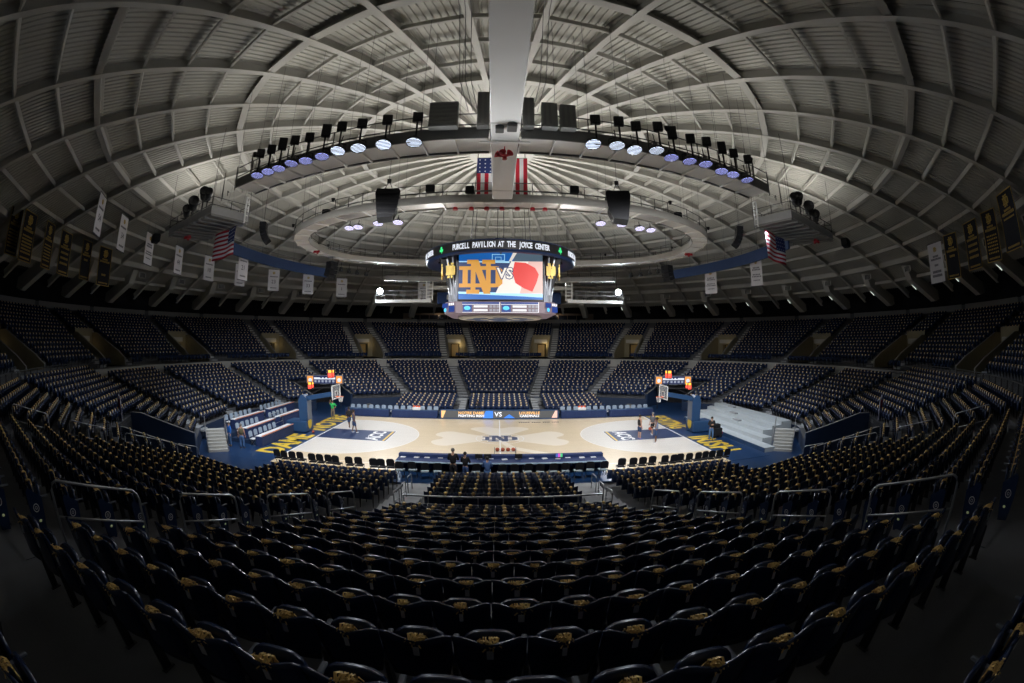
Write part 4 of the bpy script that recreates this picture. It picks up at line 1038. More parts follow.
# join each side's letters into one mesh
GL = {}
def glyph(ch):
    if ch not in GL:
        o = text_mesh('glyph', ch, .52, LET, None, (0, 0, 0), (0, 0, 0), .012, .016); me = o.data; GL[ch] = ([tuple(v.co) for v in me.vertices], [tuple(p.vertices) for p in me.polygons]); bpy.data.objects.remove(o)
    return GL[ch]
bpy.data.objects.remove(lt)
for q in range(4):
    m = MB()
    for ch, a in objs[q*len(objs)//4:(q+1)*len(objs)//4]:
        V, F = glyph(ch); m.M = Matrix.Rotation(a, 4, 'Z') @ Matrix.Translation((0, -R1-.03, 13.6-S0)) @ Matrix.Rotation(PI/2, 4, 'X') @ Matrix.Scale(.6 if ch != 'I' else .8, 4, (1, 0, 0)); m.add(V, F)
    m.build('ring_lettering', LET, sb)
    for sg in (1,):
        a = q*PI/2+sg*RAD(45); mm = MB(); mm.M = Matrix.Rotation(a, 4, 'Z') @ Matrix.Translation((0, -R1-.03, 13.62-S0)) @ Matrix.Rotation(PI/2, 4, 'X')
        for b in (90, 210, 330): mm.sphere((.11*math.cos(RAD(b)), .11*math.sin(RAD(b)), 0), .1, 10, 6, 0, 1, 1, .2)
        mm.beam((0, 0, 0), (.06, -.26, 0), .04, .02); mm.build('green_clover', glow('clover_green', (.05, .8, .25), 1.), sb)
SB_BLUE = glow('screen_blue', (.015, .17, .62), .6); SB_NAVY = glow('screen_navy', (.01, .05, .2), .5); SB_GOLD = glow('screen_gold', (.86, .40, .05), .62)
SB_WHITE = glow('screen_white', (1., .93, .85), .72); SB_RED = glow('screen_red', (.85, .04, .03), .75); SB_LB = glow('screen_light_blue', (.45, .8, 1.), .85); SB_GREY = glow('screen_grey', (.13, .2, .27), .6); SB_PINK = glow('screen_pink', (1., .62, .55), .62)
frame = MB(); bodym = MB()
bodym.add([(x, y, z) for z, h in ((10.2-S0, 3.2), (13.6-S0, 3.3)) for x, y in ((-h, -h), (h, -h), (h, h), (-h, h))], [(0,1,5,4), (1,2,6,5), (2,3,7,6), (3,0,4,7), (3,2,1,0), (4,5,6,7)]); bodym.build('core_box', BLACK, sb)
for q in range(4):
    Rm = Matrix.Rotation(q*PI/2, 4, 'Z')
    T = Rm @ Matrix.Translation((0, -3.42, 11.93-S0)) @ Matrix.Rotation(PI/2, 4, 'X')
    m = MB(); m.M = T; m.box(-2.95, 2.95, -1.7, 1.7, -.1, 0); scr = m.build('video_screen', BLACK, sb)
    m = MB(); m.M = T; w, h = 2.86, 1.62
    m.box(-w, w, -h, h, .0, .004, 1); m.box(-w, 1.0, h-.62, h, .004, .008, 0); m.box(.9, w, h-.62, h, .004, .009, 7)
    m.box(-w, w, -h, -h+.42, .004, .008, 2); m.prism([(-w, -h+.38), (w, -h+.14), (w, -h+.40), (-w, -h+.52)], .008, .012, 4)
    m.prism([(-.35, -h+.4), (w, -h+.4), (w, h-.62), (.72, h-.62)], .010, .014, 3)
    m.prism([(.55, h-.62), (.85, h), (1.12, h), (.75, h-.62)], .009, .013, 3)
    m.prism([(1.3, -h+.4), (w, -h+.4), (w, h-.62), (1.9, h-.62)], .014, .018, 8)
    m.prism([(-w, h-.62), (.6, h-.62), (.6, h-.74), (-w, h-.68)], .009, .013, 4)
    nd2 = MB(); nd2.M = T @ Matrix.Translation((-1.35, -.08, 0)); nd(nd2, 2.95, 2.35, .016, .02)
    ov = MB()
    # plain red emblem shape (generic) on the right half
    ov.M = T; ov.prism([(.95, .95), (1.7, .9), (2.35, .55), (2.6, .1), (2.45, -.45), (2.15, -1.1), (1.55, -.85), (1.0, -.5), (.8, .2)], .020, .024, 0)
    for a, b in (((-.42, .95+.2), (.42, 1.15)), ): pass
    for x0, x1, y0, y1 in ((-.6, .28, 1.45, 1.49), (-.6, .28, 1.03, 1.07), (-.6, -.56, 1.03, 1.49), (.24, .28, 1.03, 1.49), (-.36, .04, 1.27, 1.3), (-.36, -.33, 1.07, 1.3), (.01, .04, 1.07, 1.3)): m.box(x0, x1, y0, y1, .012, .018, 4)
    m.build('screen_picture', [SB_BLUE, SB_NAVY, SB_BLUE, SB_WHITE, SB_LB, SB_GOLD, SB_RED, SB_GREY, SB_PINK], scr)
    nd2.build('screen_monogram', SB_GOLD, scr); ov.build('screen_emblem', SB_RED, scr)
    o = text_mesh('screen_versus', 'VS', 1.0, SB_WHITE, scr, (0, 0, 0), (0, 0, 0), .008, .025); o.matrix_basis = T @ Matrix.Translation((.3, .12, .07)); 
    o2 = text_mesh('screen_versus_shade', 'VS', 1.0, SB_NAVY, scr, (0, 0, 0), (0, 0, 0), .002, .08); o2.matrix_basis = T @ Matrix.Translation((.3, .12, .05))
    # silver fins, dark corner column and gold monogram at each corner
    m = MB()
    for k, (xa, xb, yd) in enumerate(((3.12, 2.95, 3.5), (3.35, 3.05, 3.52), (3.75, 3.25, 3.45), (4.05, 3.45, 3.25))):
        for sg in (-1, 1):
            P = [Rm @ Vector((sg*(xb+(xa-xb)*t**1.6), -(yd-.1*(1-t)), 10.15-S0+3.35*t)) for t in np.linspace(0, 1, 8)]
            for a, b in zip(P[:-1], P[1:]): m.beam(a, b, .1, .16)
    m.build_each('silver_fin', SILVER, sb, per=7)
    m = MB()
    c0 = [(3.0, -3.2), (3.3, -3.15), (3.3, -3.1), (3.25, -3.0), (3.1, -3.0)]; c1 = [(3.15, -3.3), (4.2, -3.6), (4.3, -3.5), (3.7, -3.0), (3.2, -3.0)]
    for sg in (-1, 1):
        vs = [tuple(Rm @ Vector((sg*x, y, 10.2-S0))) for x, y in c0]+[tuple(Rm @ Vector((sg*x, y, 13.3-S0))) for x, y in c1]
        m.add(vs, [(0,1,2,3,4), (5,6,7,8,9)]+[(k, (k+1) % 5, 5+(k+1) % 5, 5+k) for k in range(5)])
    m.build_each('corner_column', BLACK, sb)
    for sg in (-1, 1):
        m = MB(); m.M = Rm @ Matrix.Translation((sg*3.36, -3.98, 12.2-S0)) @ Matrix.Rotation(PI/2, 4, 'X'); nd(m, .62, 1.05, 0, .05); m.box(-.3, .3, -.3, .3, -.05, -.01); m.build('gold_monogram', GOLD, sb)
def sq_ring(h, ch, n_=5):                                    # rounded square outline
    P = []
    for q in range(4):
        for k in range(n_+1):
            a = RAD(-45-45+q*90)+RAD(90)*k/n_; 
            cx_, cy_ = [(h-ch, -(h-ch)), (h-ch, h-ch), (-(h-ch), h-ch), (-(h-ch), -(h-ch))][q]
            P.append((cx_+ch*math.cos(a), cy_+ch*math.sin(a)))
    return P
P = sq_ring(3.85, 1.25)
m = MB(); m.prism(P, 9.35-S0, 10.12-S0); rb_ = m.build('ribbon_board', glow('ribbon_edge', (.30, .22, .26), .4), sb)
R_NAVY = glow('ribbon_navy', (.02, .06, .3), .6); R_PINK = glow('ribbon_grey', (.35, .36, .42), .7); R_WH = glow('ribbon_white', (.9, .9, .95), .8); R_CY = glow('ribbon_cyan', (.1, .6, 1.), 1.)
for q in range(4):
    Rm = Matrix.Rotation(q*PI/2, 4, 'Z'); m = MB(); m.M = Rm @ Matrix.Translation((0, -3.86, 9.735-S0)) @ Matrix.Rotation(PI/2, 4, 'X') @ Matrix.Scale(1.55, 4, (1, 0, 0))
    for x0, x1 in ((-1.65, -.02), (.02, 1.65)):
        m.box(x0, x1, .2, .34, .0, .01, 0); m.box(x0, x1, .17, .2, 0, .012, 2); m.box(x0, x1, -.36, -.33, 0, .012, 2); m.box(x1-.03, x1, -.33, .34, 0, .012, 2); m.box(x0+.03, x0+.42, -.33, .17, 0, .01, 0); m.sphere((x0+.22, -.06, .012), .14, 12, 6, 3, 1, 1, .1)
        for yy in (.05, -.2): m.box(x0+.5, x0+1.1, yy-.07, yy+.07, 0, .01, 2)
        for k in range(3):
            for yy in (.05, -.2): m.box(x0+1.18+k*.15, x0+1.29+k*.15, yy-.08, yy+.08, 0, .01, 1)
    m.build('score_panel', [R_NAVY, R_PINK, R_WH, R_CY], rb_)
    Rm2 = Matrix.Rotation(q*PI/2+PI/4, 4, 'Z'); m = MB(); m.M = Rm2 @ Matrix.Translation((0, -4.94, 9.735-S0)) @ Matrix.Rotation(PI/2, 4, 'X')
    m.box(-.7, -.1, .0, .3, 0, .01, 0); m.box(0, .6, -.3, .1, 0, .01, 0); m.sphere((-.4, -.15, 0), .14, 12, 6, 3, 1, 1, .1)
    for k in range(3): m.box(.0+k*.2, .15+k*.2, .14, .3, 0, .01, 2)
    m.build('score_panel', [R_NAVY, R_PINK, R_WH, R_CY], rb_)
m = MB(); m.lathe([(.001, .02), (3.0, .02), (3.15, .1), (3.15, .26), (.001, .26)], 40); us = m.build('underside_disc', mat('disc_pale', (.62, .60, .55), .5), sb, True)
m = MB()
for k in range(8):
    a = 2*PI*k/8; m.lathe([(.001, 0), (.55, 0), (.55, .02), (.001, .02)], 14, (2.0*math.cos(a), 2.0*math.sin(a), 0))
m.lathe([(.001, -.01), (.9, -.01), (.9, .02), (.001, .02)], 20); m.build('disc_pattern', mat('disc_blue', (.08, .15, .35), .5), us)
m = MB(); m.bbox(-.42, .42, -.4, .4, 14.4-S0, 15.35-S0, .03); m.build('winch_box', BLACK, sb)
m = MB()
for x in (-.25, .25, -2.2, 2.2):
    for y in (-.25, .25, -2.2, 2.2):
        if (abs(x) > 1) == (abs(y) > 1): m.cyl((x, y, 13.4-S0), (x*.8, y*.8, 22.3-S0), .03, 5)
m.beam((-3, 0, 13.7-S0), (3, 0, 13.7-S0), .2, .2); m.beam((0, -3, 13.7-S0), (0, 3, 13.7-S0), .2, .2)
for k in range(8): a = PI/4*k; m.beam((3.2*math.cos(a), 3.2*math.sin(a), 13.5-S0), (4.9*math.cos(a), 4.9*math.sin(a), 13.5-S0), .12, .15)
m.build_each('hoist_cable', BLACK, sb)
for x in (-2.6, -1.7, -.85, 0, .85, 1.7, 2.4):
    m = MB(); m.M = Matrix.Translation((x, -9.3, 14.75)); m.lathe([(.001, .2), (.12, .16), (.15, 0), (.001, 0)], 10); tag(m.build('small_beacon', RED), 'small red fitting in the row under the white catwalk plate', 'fixture', 'red fittings under the catwalk plate')

# ------------------------------------------------------------------ court
ct = thing('basketball_court', 'pale maple basketball court with navy keys and a large clover at midcourt', 'court', (0, 0, 0))
m = MB(); m.box(-14.33, 14.33, -9.4, 8.35, 0, .012); m.build('maple_boards', WOOD, ct)
m = MB(); m.box(-6.0, 6.0, -9.42, -8.2, .0125, .018); m.build('shade_strip', NAVYF, ct)  # navy strip painting in the shade under the scorers table
def disc(cx_, r_, a0, a1, n=48): return [(cx_+r_*math.cos(RAD(a)), r_*math.sin(RAD(a))) for a in np.linspace(a0, a1, n)]
for s in (-1, 1):
    nm = 'left' if s < 0 else 'right'
    P = [(s*14.33, -6.3), (s*12.73, -6.33)]+[(s*(12.73-6.33*math.cos(RAD(a))), 6.33*math.sin(RAD(a))) for a in np.linspace(-90, 90, 40)]+[(s*12.73, 6.33), (s*14.33, 6.3)]
    if s > 0: P = P[::-1]
    m = MB(); m.prism(P[::-1] if True else P, .012, .016); m.build('pale_arc_floor', WOODP, ct)
    m = MB(); x0, x1 = sorted((s*14.33, s*8.54)); m.box(x0, x1, -1.83, 1.83, .016, .021); k_ = m.build('painted_key', LOGON, ct)
    m = MB(); a, b = sorted((s*8.75, s*8.95)); m.prism([(s*8.7, -1.7), (s*8.85, -1.7), (s*8.85, 1.7), (s*8.7, 1.7)][::s], .021, .025); m.build('gold_stripe', GOLD, k_)
    o = text_mesh('key_lettering', 'ACC', 1.5, LINE, k_, (s*9.75, 0, .024), (0, 0, s*-PI/2), .002, .05, 1.0)
    m = MB()
    P = disc(s*8.54, 1.83, 90 if s < 0 else -90, -90 if s < 0 else 90)
    P = [(s*8.54+(-s)*-1*0, 0)] and [(s*(8.54)+s*1.83*math.sin(RAD(a)), 1.83*math.cos(RAD(a))) for a in np.linspace(0, 180, 32)]
    for q in range(0, 31): a_, b_2 = P[q], P[q+1]; m.beam((*a_, .024), (*b_2, .024), .05, .004)
    for sg in (-1, 1):
        m.beam((s*14.33, sg*1.85, .024), (s*8.54, sg*1.85, .024), .05, .004)
    m.beam((s*8.54, -1.83, .024), (s*8.54, 1.83, .024), .05, .004)
    Q = [(s*(12.73-6.33*math.cos(RAD(a))), 6.33*math.sin(RAD(a))) for a in np.linspace(-90, 90, 40)]
    for q in range(39): m.beam((*Q[q], .02), (*Q[q+1], .02), .05, .004)
    m.box(*sorted((s*14.30, s*14.40)), -7.62, 8.0, .012, .022); m.build('white_lines', LINE, ct)
    m = MB(); x0, x1 = sorted((s*14.40, s*17.6)); m.box(x0, x1, -9.4, 9.0, .002, .010); ap = m.build('navy_apron', NAVYF, ct)
    for word, y in ((('NOTRE', 4.3), ('DAME', -4.2)) if s < 0 else (('FIGHTING', 4.6), ('IRISH', -4.3))):
        text_mesh('apron_lettering', word, 2.7, GOLD, ap, (s*15.55, y*1.05, .014), (0, 0, -s*PI/2), .002, .09, .88 if len(word) < 6 else .54)
m = MB(); m.box(-.04, .04, -7.6, 7.9, .016, .022); m.box(-14.33, 14.33, -7.66, -7.6, .012, .018); m.box(-14.33, 14.33, 7.9, 7.96, .012, .018)
P = [(1.83*math.cos(2*PI*k/48), 1.83*math.sin(2*PI*k/48)) for k in range(49)]
for q in range(48): m.beam((*P[q], .02), (*P[q+1], .02), .05, .004)
m.build('white_lines', LINE, ct)
m = MB()
def leaf(cx_, cy_, ang, L_, Wd):
    P = [(0, 0)]
    for k in range(25):
        t = -1+2*k/24; a = abs(t)
        x = L_*(1-.18*math.exp(-(t/.16)**2))*math.cos(t*.95)**.6; y = Wd*math.sin(t*PI/2)*1.0*(1-.15*a); P.append((x, y))
    c, s_ = math.cos(ang), math.sin(ang); return [(cx_+x*c-y*s_, cy_+x*s_+y*c) for x, y in P]
for ang in (0, PI*.5, PI): m.prism(leaf(0, 0 if ang != PI*.5 else .3, ang+(.0), 5.3 if ang != PI*.5 else 4.4, 2.9), .0125, .0155+.0002*ang)
m.prism([(0, 0), (1.0, -2.6), (3.4, -4.6), (5.2, -5.1), (3.2, -5.3), (.6, -3.2), (-.3, 0)][::-1], .0125, .0152); m.build('clover_stain', SHAM, ct)
m = MB(); nd(m, 2.85, 2.15, .020, .022); m.build('monogram_edge', LINE, ct)
m = MB(); nd(m, 2.7, 2.0, .026, .028); m.build('court_monogram', LOGON, ct)
m = MB()
for k in range(22):
    if k in (6, 12, 17): continue
    m.box(1.8+k*.17, 1.8+k*.17+.12, 6.5, 6.85, .012, .018)
m.build('signature_lettering', BLACK, ct)

# ------------------------------------------------------------------ hoops
def hoop(s):
    side = 'left' if s < 0 else 'right'
    t = thing('basketball_hoop', f'navy padded basketball stanchion with glass backboard at the {side} baseline', 'basketball hoop', (s*16.3, 0, 0), 0 if s < 0 else PI)
    # local +x points to court centre; base at x=0
    m = MB(); m.bbox(-1.35, .6, -.75, .75, .05, .95, .06); m.build('weight_base', NAVYPAD, t)
    m = MB()
    for x in (-1.1, .3):
        for y in (-.55, .55): m.M = Matrix.Translation((x, y, .05)) @ Matrix.Rotation(PI/2, 4, 'X'); m.lathe([(.001, -.04), (.06, -.04), (.06, .04), (.001, .04)], 12)
    m.build_each('caster_wheel', BLACK, t)
    m = MB(); P = [(-.15, .95), (.6, .95), (.62, 2.2), (.6, 2.75), (.3, 3.1), (.0, 3.05), (-.2, 2.6)]
    m.M = Matrix.Rotation(PI/2, 4, 'X'); m.prism(P, -.42, .42); m.build('mast_pad', NAVYPAD, t)
    m = MB(); m.M = Matrix.Translation((.61, 0, .75)) @ Matrix.Rotation(PI/2, 4, 'Y'); m.sphere((0, 0, 0), .5, 20, 8, 0, 1, .75, .12); m.build('gold_crest', GOLD, t)
    m = MB(); m.bbox(.60, .68, -.4, .4, 1.0, 2.6, .03); m.build('grey_face_pad', GREYP, t)
    m = MB(); m.beam((.2, 0, 2.75), (2.9, 0, 3.25), .34, .36); m.build('boom_pad', NAVYPAD, t)
    m = MB(); m.beam((-.1, 0, 3.0), (.2, 0, 3.7), .08, .08); m.beam((.2, .1, 3.6), (2.95, .25, 3.75), .06, .06); m.beam((.2, -.1, 3.6), (2.95, -.25, 3.75), .06, .06); m.beam((.3, 0, 2.9), (2.0, 0, 3.7), .06, .06); m.build('brace', BLACK, t)
    m = MB(); m.box(3.17, 3.19, -.91, .91, 2.9, 3.97); bb = m.build('backboard_glass', GLASSB, t)
    m = MB()
    for y in (-.91, .85): m.box(3.15, 3.21, y, y+.06, 2.9, 3.97)
    for z in (2.86, 3.91): m.box(3.15, 3.21, -.91, .91, z, z+.07)
    for y in (-.31, .26): m.box(3.195, 3.205, y, y+.05, 3.05, 3.5)
    for z in (3.05, 3.45): m.box(3.195, 3.205, -.31, .31, z, z+.05)
    m.build('backboard_frame', WHITE, bb)
    m = MB(); n = 24; m.tube([(3.57+.23*math.cos(2*PI*k/n), .23*math.sin(2*PI*k/n), 3.05) for k in range(n+1)], .014, 6); m.bbox(3.2, 3.36, -.09, .09, 2.98, 3.06, .01); m.build('rim', ORANGE, t)
    m = MB()
    for k in range(12):
        for sg in (-1, 1):
            P = []
            for q in range(5): a = 2*PI*k/12+sg*q*.13; rr_ = .23-.10*(q/4)**.7; P.append((3.57+rr_*math.cos(a), rr_*math.sin(a), 3.04-.42*q/4))
            m.tube(P, .006, 4)
    m.build('net', NET, t)
    sc = glow('clock_red', (1., .08, .05), 2.2); so = glow('clock_orange', (1., .45, .05), 2.)
    for nm2, (x, y, z, w) in (('shot_clock', (2.75, 0, 4.52, .21)), ('rear_clock', (.85, 0, 3.55, .19))):
        m = MB(); m.bbox(x-w, x+w, -w, w, z, z+w*3.2, .02); c = m.build(nm2, BLACK, t)
        for a in range(4):
            mm = MB(); mm.M = Matrix.Translation((x, 0, z)) @ Matrix.Rotation(a*PI/2, 4, 'Z') @ Matrix.Translation((0, -w-.005, 0)) @ Matrix.Rotation(PI/2, 4, 'X')
            mm.box(-w*.75, w*.75, .06, w*1.9, 0, .01, 0); mm.box(-w*.65, w*.65, w*2.05, w*3.0, 0, .01, 1)
            for q in (-.3, .0, .3): mm.box(q*w-.03, q*w+.02, .1, w*.85, .01, .015, 2)
            mm.build('clock_digits', [sc, so, BLACK], c)
        if nm2 == 'shot_clock': mm = MB(); mm.cyl((x, 0, 3.7), (x, 0, 4.26), .04, 6); mm.build('clock_post', BLACK, c)
    return t
hoop(-1); hoop(1)
# tunnel-mouth display boards
for s in (-1, 1):
    t = thing('display_board', f'long LED display above the far {"left" if s < 0 else "right"} tunnel behind the hoop', 'display', (s*19.4, 12.2, 2.75), RAD(-s*14))
    m = MB(); m.bbox(-2.15, 2.15, -.12, .12, 0, .95, .03); m.build('board_case', SILVER, t)
    m = MB(); m.M = Matrix.Translation((0, -.125, 0)) @ Matrix.Rotation(PI/2, 4, 'X')
    m.box(-2.1, 2.1, .04, .91, 0, .006, 0); m.box(-2.05, -1.35, .08, .87, .006, .01, 1); m.box(1.35, 2.05, .08, .87, .006, .01, 1)
    for x in (-1.7, 1.7): m.sphere((x, .42, .012), .22, 12, 6, 2, 1, 1, .08)
    m.box(-1.25, 1.25, .5, .72, .006, .01, 2)
    for k in range(6): m.box(-1.2+k*.42, -.95+k*.42, .16, .42, .006, .01, 3)
    for k in range(3): m.box(-.5+k*.4, -.3+k*.4, .62, .86, .01, .014, 0)
    m.build('board_picture', [glow('bd_navy', (.01, .03, .16), .4), glow('bd_orange', (1., .4, .08), .9), glow('bd_white', (.85, .9, 1.), .8), glow('bd_grey', (.5, .55, .7), .5)], t)
    m = MB(); m.cyl((-1.8, 0, -2.75), (-1.8, 0, 0), .05, 6); m.cyl((1.8, 0, -2.75), (1.8, 0, 0), .05, 6); m.build_each('support_post', BLACK, t)
# big dark void curtain frames inside far tunnels are part of the tunnel walls
# ------------------------------------------------------------------ courtside LED table and press tables
def skirt_table(name, label, x0, x1, y0, y1, h, edge, cat='table', top=NAVYPAD):
    """long table: worktop, cloth skirt on all sides"""
    t = thing(name, label, cat, ((x0+x1)/2, (y0+y1)/2, 0)); w = (x1-x0)/2; d = (y1-y0)/2
    m = MB(); m.bbox(-w, w, -d, d, h-.04, h, .01); m.build('tabletop', top, t)
    m = MB(); per = []; 
    L = 2*w; K = max(8, int(L/.12)); 
    for sgn in (-1, 1):
        P = [(-w+2*w*k/K, sgn*(d-.02+.012*(k % 2))) for k in range(K+1)]; m.add([(x, y, z) for z in (.02, h-.04) for x, y in P], [(k, k+1, K+2+k, K+1+k) for k in range(K)])
    K = max(4, int(2*d/.12))
    for sgn in (-1, 1):
        P = [(sgn*(w-.02+.012*(k % 2)), -d+2*d*k/K) for k in range(K+1)]; m.add([(x, y, z) for z in (.02, h-.04) for x, y in P], [(k, k+1, K+2+k, K+1+k) for k in range(K)])
    m.build('skirt', NAVYCL, t)
    if edge: m = MB(); m.M = Matrix.Identity(4); ex0, ex1, ey0, ey1 = edge; m.box(ex0, ex1, ey0, ey1, h, h+.02); m.build('edge_strip', mat('edge_orange', (.62, .2, .1), .5), t)
    return t
# scorers' table (near side)
t = thing('scorers_table', 'long navy scorers table along the near sideline', 'table', (0, -8.75, 0))
m = MB(); m.bbox(-5.95, 5.95, -.65, .25, .74, .78, .01); m.build('worktop', NAVYCL, t)
m = MB(); m.bbox(-5.95, 5.95, .25, .6, .0, .98, .03); m.build('front_cabinet', NAVYCL, t)
m = MB(); m.box(-5.95, 5.95, -.66, -.64, .70, .78); m.build('pale_edge', mat('edge_pale', (.45, .6, .75), .4), t)
m = MB()
for x in (-5.8, -3.5, -1.2, 1.2, 3.5, 5.8):
    for y in (-.55, .1): m.beam((x, y, 0), (x, y, .74), .05, .05)
m.build_each('leg', BLACK, t)
items = []
rr_ = random.Random(3)
PAPER = mat('paper', (.75, .77, .8), .7)
for k in range(16):
    x = -5.6+k*.73+rr_.uniform(-.1, .1); m = MB(); m.M = Matrix.Translation((x, -8.62+rr_.uniform(-.1, .12), .785)) @ Matrix.Rotation(rr_.uniform(-.3, .3), 4, 'Z'); m.bbox(-.15, .15, -.11, .11, 0, .012+.01*(k % 3), .003)
    for q in range(4): m.box(-.12, .1, -.08+q*.04, -.07+q*.04, .012+.01*(k % 3), .0125+.01*(k % 3)+.001)
    tag(m.build('paper_stack', PAPER), 'small stack of white papers on the scorers table', 'papers', 'papers on the scorers table')
for i, (x, l) in enumerate(((3.3, 'monitor with coloured picture at the right of the scorers table'), (-.5, 'dark monitor on the scorers table, left of the ball rack'), (0.0, 'dark monitor on the scorers table behind the ball rack'), (1.0, 'dark laptop right of the ball rack on the scorers table'))):
    t = thing('monitor', l, 'monitor', (x-(.75 if 0 < i < 3 else 0), -8.7, .785), PI); t.scale = (.75, .75, .75)
    m = MB(); m.bbox(-.28, .28, -.03, .02, .1, .44, .01); m.build('casing', BLACK, t); m = MB(); m.bbox(-.12, .12, -.08, .08, 0, .015, .004); m.cyl((0, 0, 0), (0, 0, .12), .02, 6); m.build('stand', BLACK, t)
    m = MB(); 
    if i == 0:
        m.box(-.26, -.09, .021, .024, .13, .42, 0); m.box(-.09, .08, .021, .024, .13, .42, 1); m.box(.08, .26, .021, .024, .13, .42, 2); m.build('screen', [glow('mon_g', (.1, .7, .3), .8), glow('mon_m', (.8, .1, .7), .8), glow('mon_b', (.1, .2, .7), .6)], t)
    else: m.box(-.26, .26, .021, .024, .13, .42); m.build('screen', BLACKV, t)
# far LED board
t = thing('courtside_led_board', 'long courtside LED board with versus lettering at the far sideline', 'led board', (0, 8.55, 0))
m = MB(); m.bbox(-5.75, 5.75, -.15, .5, 0, .86, .02); m.build('board_case', NAVYPAD, t)
m = MB(); m.M = Matrix.Translation((0, -.155, 0)) @ Matrix.Rotation(PI/2, 4, 'X'); m.box(-5.6, 5.6, .12, .82, 0, .005, 0)
m.prism([(-5.6, .12), (-5.45, .12), (-5.15, .82), (-5.6, .82)], .005, .01, 1); m.prism([(5.6, .12), (5.6, .82), (5.4, .82), (5.05, .12)], .005, .01, 3)
m.prism([(-1.6, .12), (-.6, .12), (-.6, .82), (-1.3, .82)], .005, .01, 2); m.prism([(.4, .12), (1.5, .12), (.95, .5)], .005, .01, 2)
m.build('led_face', [glow('led_grey', (.09, .095, .1), .8), glow('led_gold', (1., .6, .25), 1.), glow('led_blue', (.05, .25, .9), .9), glow('led_pink', (1., .6, .5), .9)], t)
LW = glow('led_white', (.95, .95, 1.), 1.); LO = glow('led_orange', (1., .55, .2), 1.)
for body, x, z, mt_, sz in (('NOTRE DAME', -2.7, .60, LO, .36), ('FIGHTING IRISH', -2.7, .32, LW, .32), ('VS', -.1, .47, LW, .62), ('LOUISVILLE', 2.9, .60, LO, .36), ('CARDINALS', 2.9, .32, LW, .32)):
    text_mesh('led_lettering', body, sz, mt_, t, (x, -.17, z), (PI/2, 0, 0), .004, .01, 1.1)
for s in (-1, 1):
    for a, b, q in ((6.0, 10.6, 0), (10.9, 15.6, 1)):
        x0, x1 = sorted((s*a, s*b)); skirt_table('press_table', f'navy skirted table at the far sideline, {"left" if s < 0 else "right"} of the LED board, {"nearer" if q == 0 else "farther"} one', x0, x1, 8.5, 9.1, .76, None)
for s in (-1, 1):
    t = thing('white_cloth_heap', f'white cloth and orange cooler on the far table, {"left" if s < 0 else "right"} side', 'cooler', (s*8.1, 8.8, .76))
    m = MB(); m.bbox(-.42, .42, -.22, .22, 0, .28, .05); m.build('cooler_body', PAPER, t)
    m = MB()
    for k in range(3): m.lathe([(.001, .28), (.1, .28), (.1, .42), (.001, .44)], 10, (-.28+k*.28, 0, 0))
    m.build('orange_lid', ORANGE, t)

# ------------------------------------------------------------------ chairs
def make_chair(name, seat_m, back_m, frame_m, pad=True):
    t = thing(name, '', 'chair', (0, 0, 0))
    m = MB(); m.bbox(-.23, .23, -.22, .22, .43, .50, .03); a = m.build('seat', seat_m, t, True)
    m = MB(); m.M = Matrix.Translation((0, -.22, .5)) @ Matrix.Rotation(RAD(8), 4, 'X')
    P = [(-.22, .1), (.22, .1), (.235, .40), (.19, .49), (.1, .52), (-.1, .52), (-.19, .49), (-.235, .40)]; m.M = m.M @ Matrix.Rotation(PI/2, 4, 'X'); m.prism(P, -.02, .03); b = m.build('backrest', back_m, t)
    K_ = [a, b]
    for x, s in ((-.22, -1), (.22, 1)):
        for y0, y1 in ((-.2, .2), (.2, -.2)): m = MB(); m.tube([(x, y0, .46), (x*1.06, y1*1.1, .0)], .013, 6); K_.append(m.build('leg', frame_m, t))
    m = MB(); m.tube([(-.22, -.2, .46), (-.22, -.26, .85)], .012, 6); m.tube([(.22, -.2, .46), (.22, -.26, .85)], .012, 6); K_ += m.build_each('back_frame', frame_m, t)
    KIDS[t.name] = K_; return t
c1 = make_chair('courtside_chair', BLACKV, BLACKV, BLACK); first = True
for s, xs in ((-1, [13.4, 12.85, 12.3, 11.75, 10.95, 10.4, 9.85, 9.35, 8.55, 8.0, 7.1, 6.6]+[6.1]), (1, [6.7, 7.35, 7.95, 8.55, 9.3, 9.85, 10.35, 10.9, 11.5, 12.0, 12.5, 13.05, 13.6])):
    for i, x in enumerate(xs):
        L = f'black padded courtside chair in the near sideline row, {"left" if s < 0 else "right"} side'; g = f'{"left" if s < 0 else "right"} near courtside chairs'
        y = -9.75+(.0 if i % 3 else .06)
        if first: c1.location = (s*x, y, 0); c1['label'] = L; c1['group'] = g; first = False
        else: dup(c1, (s*x, y, 0), random.uniform(-.12, .12), L, g)
c2 = make_chair('press_chair', mat('pale_blue_seat', (.25, .36, .42), .5), BLACKV, BLACK); first = True
for i in range(17):
    x = -5.5+i*.69; L = 'black chair with pale blue seat behind the scorers table'; g = 'chairs behind the scorers table'
    if abs(x+2.5) < .3 or abs(x+1.9) < .25 or abs(x+.75) < .2: continue
    if first: c2.location = (x, -10.1, 0); c2['label'] = L; c2['group'] = g; first = False
    else: dup(c2, (x, -10.1+random.uniform(-.08, .08), 0), random.uniform(-.25, .25), L, g)
c3 = make_chair('bench_chair', PAPER, mat('bench_blue', (.3, .38, .48), .6), STEEL); first = True
for s in (-1, 1):
    for i in range(14):
        x = s*(6.3+i*.68); L = f'white and blue chair in the far sideline row, {"left" if s < 0 else "right"} of the LED board'; g = f'far sideline chairs {"left" if s < 0 else "right"}'
        if first: c3.location = (x, 9.45, 0); c3.rotation_euler.z = PI; c3['label'] = L; c3['group'] = g; first = False
        else: dup(c3, (x, 9.45, 0), PI+random.uniform(-.1, .1), L, g)
